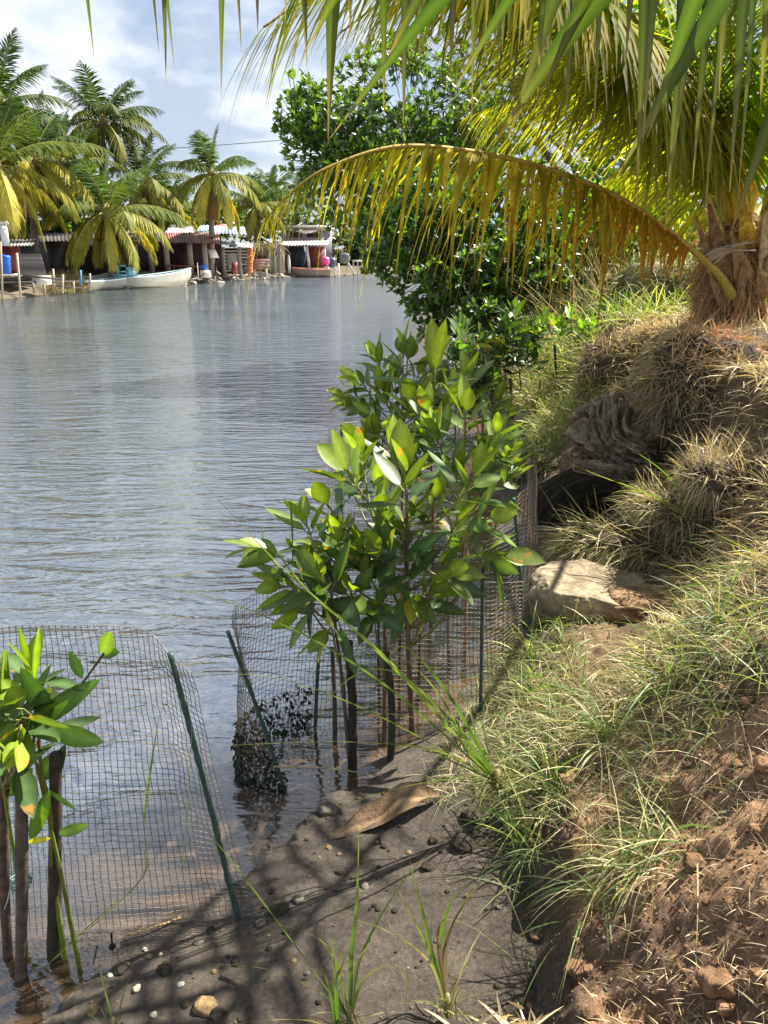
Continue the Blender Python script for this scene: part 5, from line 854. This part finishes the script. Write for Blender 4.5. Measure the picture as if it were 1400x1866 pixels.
for (x0, y0, x1, y1, Y_, c_) in [(1, 440, 5, 552, 31.6, (.3, .24, .17)), (31, 461, 38, 542, 32.0, (.34, .3, .24)), (80, 516, 82, 540, 33.5, (.22, .17, .12)), (97, 490, 99, 522, 34.5, (.4, .34, .24)), (115, 500, 114, 534, 34.5, (.4, .35, .25)), (134, 513, 135, 533, 35, (.3, .25, .18)), (60, 515, 63, 534, 33, (.2, .16, .12)), (164, 498, 165, 530, 36, (.28, .24, .2)), (147, 492, 148, 520, 36, (.1, .25, .42))]:
    part('post', jt, lambda m: bar(m, x0, y0, x1, y1, Y_, Y_, .045, c_), M_wood)
# open hut behind the palms; its shade is painted into near-black walls
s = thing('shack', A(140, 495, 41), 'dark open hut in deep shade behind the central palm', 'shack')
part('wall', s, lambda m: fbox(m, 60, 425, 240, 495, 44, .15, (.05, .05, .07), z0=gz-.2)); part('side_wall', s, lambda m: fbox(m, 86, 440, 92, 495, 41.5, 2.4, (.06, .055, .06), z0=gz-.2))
part('roof', s, lambda m: corr(m, A(70, 440, 41), A(250, 436, 41), A(70, 425, 45), A(250, 424, 45), 26, .03, (.10, .09, .09)), M_metal)
# long shack
s = thing('shack', A(330, 495, 48), 'long open-fronted shack with patched white and pink corrugated roof', 'shack')
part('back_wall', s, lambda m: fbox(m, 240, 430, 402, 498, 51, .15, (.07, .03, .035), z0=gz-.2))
for i, (a, b, c_) in enumerate([(235, 300, (.46, .43, .40)), (300, 350, (.34, .15, .14)), (350, 402, (.36, .18, .16))]): part('roof_sheet', s, lambda m: corr(m, A(a, 438+i*2, 46.5), A(b, 441+i*2, 46.5), A(a-6, 423, 49), A(b-2, 424, 49), 12, .03, c_), M_metal)
for i, (a, b, c_) in enumerate([(230, 300, (.5, .5, .49)), (300, 355, (.55, .55, .55)), (355, 450, (.38, .48, .62))]): part('roof_sheet', s, lambda m: corr(m, A(a, 424, 49.1), A(b, 427, 49.1), A(a+10, 410, 53), A(b-4, 413, 53), 14, .03, c_), M_metal)
for a in (245, 273, 302, 345, 372): part('post', s, lambda m: fbox(m, a, 442, a+4, 499, 46.7, .12, (.3, .25, .2), z0=gz-.3), M_wood)
part('inner_wall', s, lambda m: fbox(m, 330, 445, 343, 496, 49, .15, (.10, .045, .045), z0=gz-.2)); part('railing', s, lambda m: [bar(m, 300, 484, 380, 486, 46.5, 46.5, .04, (.25, .1, .09))]+[bar(m, x, 484, x, 497, 46.5, 46.5, .03, (.2, .12, .1)) for x in range(305, 380, 12)], M_wood)
rw = MB(); fbox(rw, 392, 408, 408, 424, 56, 3, (.55, .12, .08)); tag(rw.build('red_wall', M_paint, smooth=False), 'red wall top showing behind the corrugated roofs', 'wall')
# lean-to with orange pillar
s = thing('shack', A(430, 500, 49.5), 'black timber lean-to with a bright orange brick pillar at its right corner', 'shack')
part('wall', s, lambda m: [fbox(m, 404, 452+i*6, 452, 457+i*6, 51+.02*(i % 2), .08, (.06+.02*(i % 3), .055+.015*(i % 3), .05)) for i in range(8)], M_wood); part('roof', s, lambda m: corr(m, A(402, 444, 49.5), A(460, 452, 49.5), A(404, 439, 52), A(462, 445, 52), 10, .025, (.66, .6, .5)), M_metal)
part('pillar', s, lambda m: [fbox(m, 450, 453+i*5.6, 459, 458+i*5.6, 49.6+.015*(i % 2), .4, (.50, .15, .07)) for i in range(8)], label='orange brick pillar')
part('door', s, lambda m: fbox(m, 415, 461, 431, 491, 50.2, .06, (.62, .58, .52)), label='white weathered board')
for a in (406, 436): part('post', s, lambda m: fbox(m, a, 450, a+3, 502, 49.7, .1, (.35, .3, .25), z0=gz-.4), M_wood)
rb_ = MB(); rb_.tube([A(428, 500, 49.2), A(428, 478, 49.2)], .2, 14, (.22, .05, .04, 0)); tag(rb_.build('drum', M_paint), 'rusty red drum in front of the black lean-to', 'drum')
pn = thing('plank_panel', A(474, 505, 50.5), 'faded pink plank panel on short legs right of the orange pillar', 'panel')
part('boards', pn, lambda m: [fbox(m, 459+i % 2, 472+i*5, 491-i % 2, 476.4+i*5, 50.5+.02*(i % 2), .06, (.32, .19+.02*i, .17)) for i in range(4)], M_wood)
for a in (462, 484): part('leg', pn, lambda m: fbox(m, a, 490, a+3, 506, 50.4, .12, (.4, .36, .3)), M_wood)
s = thing('shack', A(500, 498, 54), 'low grey plank shack with sagging thatch between pink panel and white-roofed shed', 'shack')
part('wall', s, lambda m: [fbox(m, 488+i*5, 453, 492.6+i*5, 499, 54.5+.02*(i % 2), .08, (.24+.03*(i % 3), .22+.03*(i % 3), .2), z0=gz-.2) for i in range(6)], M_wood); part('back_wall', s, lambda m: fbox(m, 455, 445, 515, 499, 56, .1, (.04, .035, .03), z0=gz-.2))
def thatch(m):
    k = 500; a = np.array([A(rng.uniform(455, 515), rng.uniform(443, 450), rng.uniform(53, 56)) for _ in range(k)]); m.blades(a, rng.normal(0, .7, (k, 3))+[0, -.5, -.3], rng.uniform(.4, 1.0, k), .05, grav=1.6, nseg=3, col0=np.array([.14, .11, .07])*rng.uniform(.4, 1.5, (k, 1)))
part('thatch', s, thatch, M_straw)
# white-roofed shed and lavender house
s = thing('house', A(570, 480, 64), 'pale lavender house behind the white-roofed boat shed', 'house')
part('wall', s, lambda m: fbox(m, 515, 420, 604, 485, 66, 4, (.30, .26, .30), z0=gz-.2)); part('roof', s, lambda m: fbox(m, 508, 411, 600, 415, 65, 6, (.6, .56, .54)), M_metal)
part('window', s, lambda m: fbox(m, 560, 425, 582, 432, 65.9, .1, (.03, .03, .04))); part('window', s, lambda m: fbox(m, 530, 424, 550, 432, 65.9, .1, (.03, .03, .04))); part('upper_band', s, lambda m: fbox(m, 556, 415, 610, 420, 65.8, .15, (.5, .48, .46)))
s = thing('boat_shed', A(560, 500, 57), 'open boat shed with thin white roof and red back wall at the water', 'shed')
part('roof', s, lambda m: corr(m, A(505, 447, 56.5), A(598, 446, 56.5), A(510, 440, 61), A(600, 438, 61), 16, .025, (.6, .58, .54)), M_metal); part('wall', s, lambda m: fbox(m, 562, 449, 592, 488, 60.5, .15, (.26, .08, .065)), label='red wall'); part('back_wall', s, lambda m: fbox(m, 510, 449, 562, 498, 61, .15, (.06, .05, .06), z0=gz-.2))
part('post', s, lambda m: m.plank(A(559, 447, 56.7), A(566, 504, 56.2), [.18, 0, 0], [0, .15, 0], (.55, .5, .45, 0)), M_wood); part('post', s, lambda m: m.plank(A(592, 447, 57), A(593, 500, 57), [.1, 0, 0], [0, .1, 0], (.7, .68, .65, 0)), M_wood)
def simple(name, label, cat, fn, mat=None): mb = MB(); fn(mb); return tag(mb.build(name, mat or M_paint, smooth=False), label, cat)
simple('canvas_screen', 'maroon canvas screen hanging at the left of the boat shed', 'screen', lambda m: corr(m, A(511, 461, 56.2), A(525, 461, 56.2), A(512, 497, 56.2), A(524, 497, 56.2), 4, .04, (.16, .05, .06)))
o = lump(A(527, 481, 55.8), [.10, .08, .62], e=1, amp=.03, n=20, col=(.75, .74, .7)).build('board', M_paint); tag(o, 'narrow white board standing upright beside the maroon screen', 'board')
tag(lump(A(593, 476, 56), [.30, .25, .33], e=.9, amp=.08, n=20, col=(.75, .07, .30)).build('buoy', M_plastic), 'bright pink round float at the stern of the red-edged boat', 'float')
tag(lump(A(549, 470, 58.5), [.35, .2, .6], e=.9, amp=.15, n=20, col=(.04, .05, .10)).build('tarpaulin', M_paint), 'dark blue tarpaulin hanging inside the boat shed', 'tarpaulin')
# boats
def boat(name, label, x0, x1, ywl, Y0, Y1, beam, h, hull, inner, gun, bowrise=.5, extra=None):
    a = A(x0, ywl, Y0); b = A(x1, ywl, Y1); a[2] = b[2] = 0; ax = b-a; Lb = np.linalg.norm(ax); ax = ax/Lb; sd2 = np.array([-ax[1], ax[0], 0])
    t = thing(name, (a+b)/2, label, 'boat'); n_ = 26; u = np.linspace(0, 1, n_); hw = beam/2*np.clip(1-u**3.2, .02, 1)**.8*(.86+.14*np.sin(u*3)); zt = h*(1+bowrise*u**2.5); zb = -.12+(h*.9+.12)*np.clip((u-.75)/.25, 0, 1)**2.2
    def sec(k, fr, wd, zf): return a+ax[None]*(u*Lb)[:, None]+sd2[None]*(hw*wd*fr)[:, None]+np.array([0, 0, 1.])*(zb*(1-zf)+zt*zf)[:, None]
    rows = [sec(0, -1, 1, 1), sec(0, -1, .97, .55), sec(0, -1, .8, .12), sec(0, 0, 1, 0), sec(0, 1, .8, .12), sec(0, 1, .97, .55), sec(0, 1, 1, 1)]
    V = np.stack(rows, 1); m = MB(); cc = np.tile(np.r_[hull, 0], (n_, 7, 1)); cc[:, 2:5, :3] = np.array(hull)*[.62, .52, .35]; m.add(V.reshape(-1, 3), gridfaces(7, n_), None, cc.reshape(-1, 4)); m.add(V[0], None, [[0, 1, 3], [3, 5, 6], [0, 3, 6], [1, 2, 3], [3, 4, 5]], np.r_[hull, 0]); m.build('hull', M_paint, t)
    m = MB(); rows = [sec(0, -1, .93, 1), sec(0, -1, .86, .3), sec(0, 1, .86, .3), sec(0, 1, .93, 1)]; m.add(np.stack(rows, 1).reshape(-1, 3), gridfaces(4, n_), None, np.r_[inner, 0]); m.build('inside', M_paint, t)
    m = MB(); m.tube(rows[0]+[0, 0, .01], .045, 6, np.r_[gun, 0]); m.tube(rows[3]+[0, 0, .01], .045, 6, np.r_[gun, 0]); m.tube([rows[0][0], rows[3][0]], .045, 6, np.r_[gun, 0]); m.build('gunwale', M_paint, t)
    for f in (.25, .5, .72):
        m = MB(); i = int(f*n_); m.plank(rows[1][i]+[0, 0, h*.35], rows[2][i]+[0, 0, h*.35], ax*.25, [0, 0, .04], np.r_[np.array(inner)*1.2, 0]); m.build('thwart', M_paint, t)
    if extra: extra(t, a, ax, sd2, Lb)
    return t
boat('skiff', 'long pale skiff with weathered ribbed hull and raised bow, moored along the far bank', 203, 350, 520, 40.2, 43.5, 1.5, .50, (.34, .34, .29), (.32, .30, .28), (.40, .56, .60), .75)
def cabin(t, a, ax, sd2, Lb):
    m = MB(); B1 = (.30, .62, .74, 0); c = A(225, 498, 40.8); 
    for (x0, y0, x1, y1, dz) in [(211, 483, 214, 505, 0), (231, 483, 240, 505, 0), (211, 483, 240, 486, 0), (211, 494, 232, 496, 0), (206, 500, 228, 506, -.3)]: fbox(m, x0, y0, x1, y1, 40.6+dz, .8, B1[:3])
    fbox(m, 212, 484, 238, 505, 41.35, .06, (.10, .25, .32)); m.build('console', M_paint, t, smooth=False)
boat('skiff', 'small open boat with bright blue inside and a light blue console box', 146, 238, 523, 38.2, 40.8, 1.6, .42, (.26, .26, .23), (.10, .33, .52), (.55, .75, .80), .25, cabin)
boat('dinghy', 'white dinghy drawn up behind the blue boat', 160, 205, 503, 41, 42, 1.3, .5, (.55, .57, .54), (.5, .52, .5), (.8, .82, .8), .4)
bpy.data.objects[-1] if False else None
boat('skiff', 'brown wooden boat with red gunwale moored at the boat shed', 600, 533, 501, 55.8, 55.2, 1.4, .48, (.17, .12, .10), (.12, .08, .07), (.42, .13, .09), .3)
def outboard(label, x0, y0, x1, y1, Y_, c_):
    t = thing('outboard_motor', A(x1, y1, Y_), label, 'outboard motor'); p, q = A(x0, y0, Y_), A(x1, y1, Y_)
    lump(p, [.42, .34, .36], e=.8, amp=.03, n=16, col=c_).build('cowling', M_plastic, t)
    m = MB(); m.tube(catmull([p, (p+q)/2, q], 8), [.10, .09, .08, .08, .07, .06, .06, .05], 8, (.35, .36, .38, 0)); m.build('shaft', M_paint, t)
    m = MB(); 
    for k in range(3): m.blades([q], [math.cos(k*2.09), .1, math.sin(k*2.09)], .18, .09, S=[(0, 1, .4)], nseg=3, prof='leaf', col0=(.4, .4, .42))
    m.build('propeller', M_paint, t)
outboard('dark outboard motor tilted up, left of the white-shafted one', 603, 478, 615, 494, 57, (.05, .06, .08)); outboard('outboard motor tilted up with pale shaft angled down to the right', 628, 470, 645, 496, 58, (.10, .11, .13))
tb_ = thing('dock_table', A(655, 498, 60), 'pale wooden trestle at the water under the mangrove edge', 'trestle')
part('top', tb_, lambda m: fbox(m, 642, 474, 664, 477, 60, .6, (.6, .55, .45)), M_wood)
for a in (643, 651, 659): part('leg', tb_, lambda m: fbox(m, a, 477, a+2, 501, 60, .1, (.55, .48, .38)), M_wood)
for (x, y0, y1, lab) in [(598, 486, 504, 'pale mooring post beside the pink float'), (611, 488, 505, 'white mooring post left of the outboard motors'), (617, 480, 503, 'grey mooring post between the outboard motors')]: simple('mooring_post', lab, 'post', lambda m: bar(m, x, y0, x, y1+2, 56.3, 56.3, .07, (.6, .56, .48)), M_wood)
bk = MB(); bk.tube([A(373, 493, 46), A(373, 483, 46)], [.14, .17], 14, (.02, .18, .6, 0)); tag(bk.build('bucket', M_plastic), 'small blue bucket on the shore left of the slender palm trunk', 'bucket')
simple('crate', 'pale concrete block below the blue bucket', 'block', lambda m: fbox(m, 366, 493, 381, 506, 45.5, .6, (.55, .52, .46)))
simple('board', 'white board leaning by the slender palm trunk', 'board', lambda m: m.plank(A(385, 455, 47), A(392, 470, 47), [.5, 0, 0], [0, .04, 0], (.7, .68, .64, 0)))
DEB = [(352, 500, 378, 492), (382, 494, 405, 510), (388, 490, 402, 500), (370, 506, 392, 512), (398, 505, 420, 502), (355, 508, 372, 500), (410, 508, 432, 506), (440, 506, 452, 500), (500, 505, 520, 503), (105, 520, 120, 532), (125, 527, 150, 520), (88, 524, 102, 515), (395, 480, 396, 508), (360, 480, 362, 508), (470, 508, 490, 506), (340, 512, 360, 507)]
for i, (a, b, c_, d) in enumerate(DEB):
    Y_ = YS((a+c_)/2)+.9; k = rng.uniform(.12, .5); simple('driftwood_plank', 'stray grey plank in the debris along the far shore', 'plank', lambda m: m.plank(A(a, b, Y_), A(c_, d, Y_-.3), [0, .12, .08], [0, .05, -.04], (k, k*.9, k*.8, 0)), M_wood)['group'] = 'planks in the debris on the far shore'
for i in range(60):
    px = rng.uniform(150, 520); Y_ = YS(px)+rng.uniform(.0, 1.6); p = A(px, 505, Y_); p[2] = H(p[0], p[1])+.04; r_ = rng.uniform(.08, .24); k = rng.uniform(.1, .55)
    tag(lump(p, [r_*1.3, r_, r_*.6], amp=.25, seed=i, n=8, col=(k, k*.92, k*.82)).build('rubble', M_rock), 'lump of rubble on the far shore', 'rubble', 'rubble along the far shore')
# shore scrub
def farscatter(name, n, a, b, ln, col, green):
    px = rng.uniform(a, b, n); Y_ = np.array([YS(x) for x in px])+rng.uniform(.4, 3.5, n); P = np.array([A(x, 505, y) for x, y in zip(px, Y_)]); P[:, 2] = H(P[:, 0], P[:, 1]); mb = MB(); c_ = np.where(rng.random((n, 1)) < .5, [col], [green])*rng.uniform(.5, 1.3, (n, 1))
    mb.blades(P, rng.normal(0, .5, (n, 3))+[0, 0, 1], rng.uniform(ln*.4, ln, n), .03, grav=.8, nseg=3, col0=c_); tag(mb.build(name, M_straw, loc=(0, 0, 0)), kind='stuff')
farscatter('shore_scrub', 2200, 82, 150, .8, (.34, .22, .14), (.16, .2, .06)); farscatter('shore_scrub', 900, 300, 520, .3, (.3, .24, .15), (.12, .14, .06))
# far palms
def FP(bx, cx, cy, Y_, label, **k):
    c = A(cx, cy, Y_); b = A(bx, 500, Y_); b[2] = H(b[0], b[1]); b[2] = max(b[2], .3); return farpalm(b, c, label, **k)
FP(205, 193, 385, 40.5, 'central far-bank palm whose low yellow fronds hang almost to the boats', nf=26, Ln=4.0, seed=11, yellow=1.0, lowest=-52, leaf=1.0, tr=.2, dark=(.045, .09, .025))
FP(385, 386, 318, 48, 'slender far-bank palm standing alone in front of the black lean-to', nf=24, Ln=3.5, seed=12, yellow=.95, lowest=-65, leaf=.95)
FP(150, 188, 222, 50, 'tallest dark green palm at the back, its crown against the clouds', nf=26, Ln=3.9, seed=13, yellow=.25, lowest=-35, leaf=.95, dark=(.03, .065, .022))
FP(-30, 0, 190, 42, 'tall dark palm cut off by the left border of the photo', nf=24, Ln=4.0, seed=14, yellow=.3, lowest=-45, dark=(.035, .07, .022))
FP(-20, -8, 300, 36, 'sunlit palm at the left border with broad yellow drooping fronds', nf=28, Ln=4.1, seed=15, yellow=1.2, lowest=-62, leaf=1.0)
FP(70, 62, 290, 40, 'yellow-green palm with a bunch of orange coconuts', nf=26, Ln=3.8, seed=16, yellow=1.2, lowest=-55, nuts=8, leaf=.95)
FP(260, 262, 330, 52, 'olive palm half hidden behind the central one', nf=24, Ln=3.8, seed=17, yellow=.7, lowest=-55)
FP(310, 305, 380, 54, 'low olive palm behind the long shack roof', nf=22, Ln=3.4, seed=18, yellow=.7, lowest=-50)
FP(110, 115, 300, 47, 'green palm between the yellow one and the central one', nf=24, Ln=3.7, seed=19, yellow=.6, lowest=-50)
FP(470, 468, 375, 60, 'small sunlit palm behind the orange pillar', nf=22, Ln=3.0, seed=20, yellow=1.0, lowest=-50)
FP(500, 498, 350, 80, 'distant palm just right of the slender one', nf=20, Ln=3.2, seed=21, yellow=.3, lowest=-40)
FP(545, 545, 345, 88, 'farthest palm, left of the mangrove edge', nf=18, Ln=3.2, seed=22, yellow=.3, lowest=-40)
for (px, py, Y_, r_, lab) in [(40, 400, 46, (3.2, 1.5, 1.9), 'dark bushy tree behind the left shack'), (210, 395, 56, (4.5, 1.5, 1.8), 'dark bushy tree behind the central palm'), (330, 385, 64, (4.5, 2, 1.8), 'bushy tree behind the long shack'), (500, 395, 75, (6, 2, 2.2), 'bushy tree line behind the lavender house'), (650, 440, 68, (3.5, 1.5, 2.2), 'dark tree right of the lavender house at the far water edge'), (110, 330, 60, (4, 2, 2.2), 'tall bushy tree behind the far palms')]:
    c = A(px, py, Y_); leaftree([c[0], Y_, .5], [(c, r_), (c+[r_[0]*.5, 0, -.8], np.array(r_)*.7), (c-[r_[0]*.5, 0, .8], np.array(r_)*.7)], lab, nros=700, leaf=.42, W=.2, roots=False, trunk_r=.15, name='broadleaf_tree', c=(.04, .075, .02), yng=(.10, .15, .03))
# overhead cable
cb = MB(); cb.tube(catmull([A(-260, 300, 42), A(0, 287, 46), A(300, 271, 52), A(530, 254, 58), A(760, 232, 66)], 40), .025, 6, (.04, .04, .05, 0)); tag(cb.build('overhead_cable', M_rubber), 'thin black overhead cable crossing in front of the far palms', 'cable')
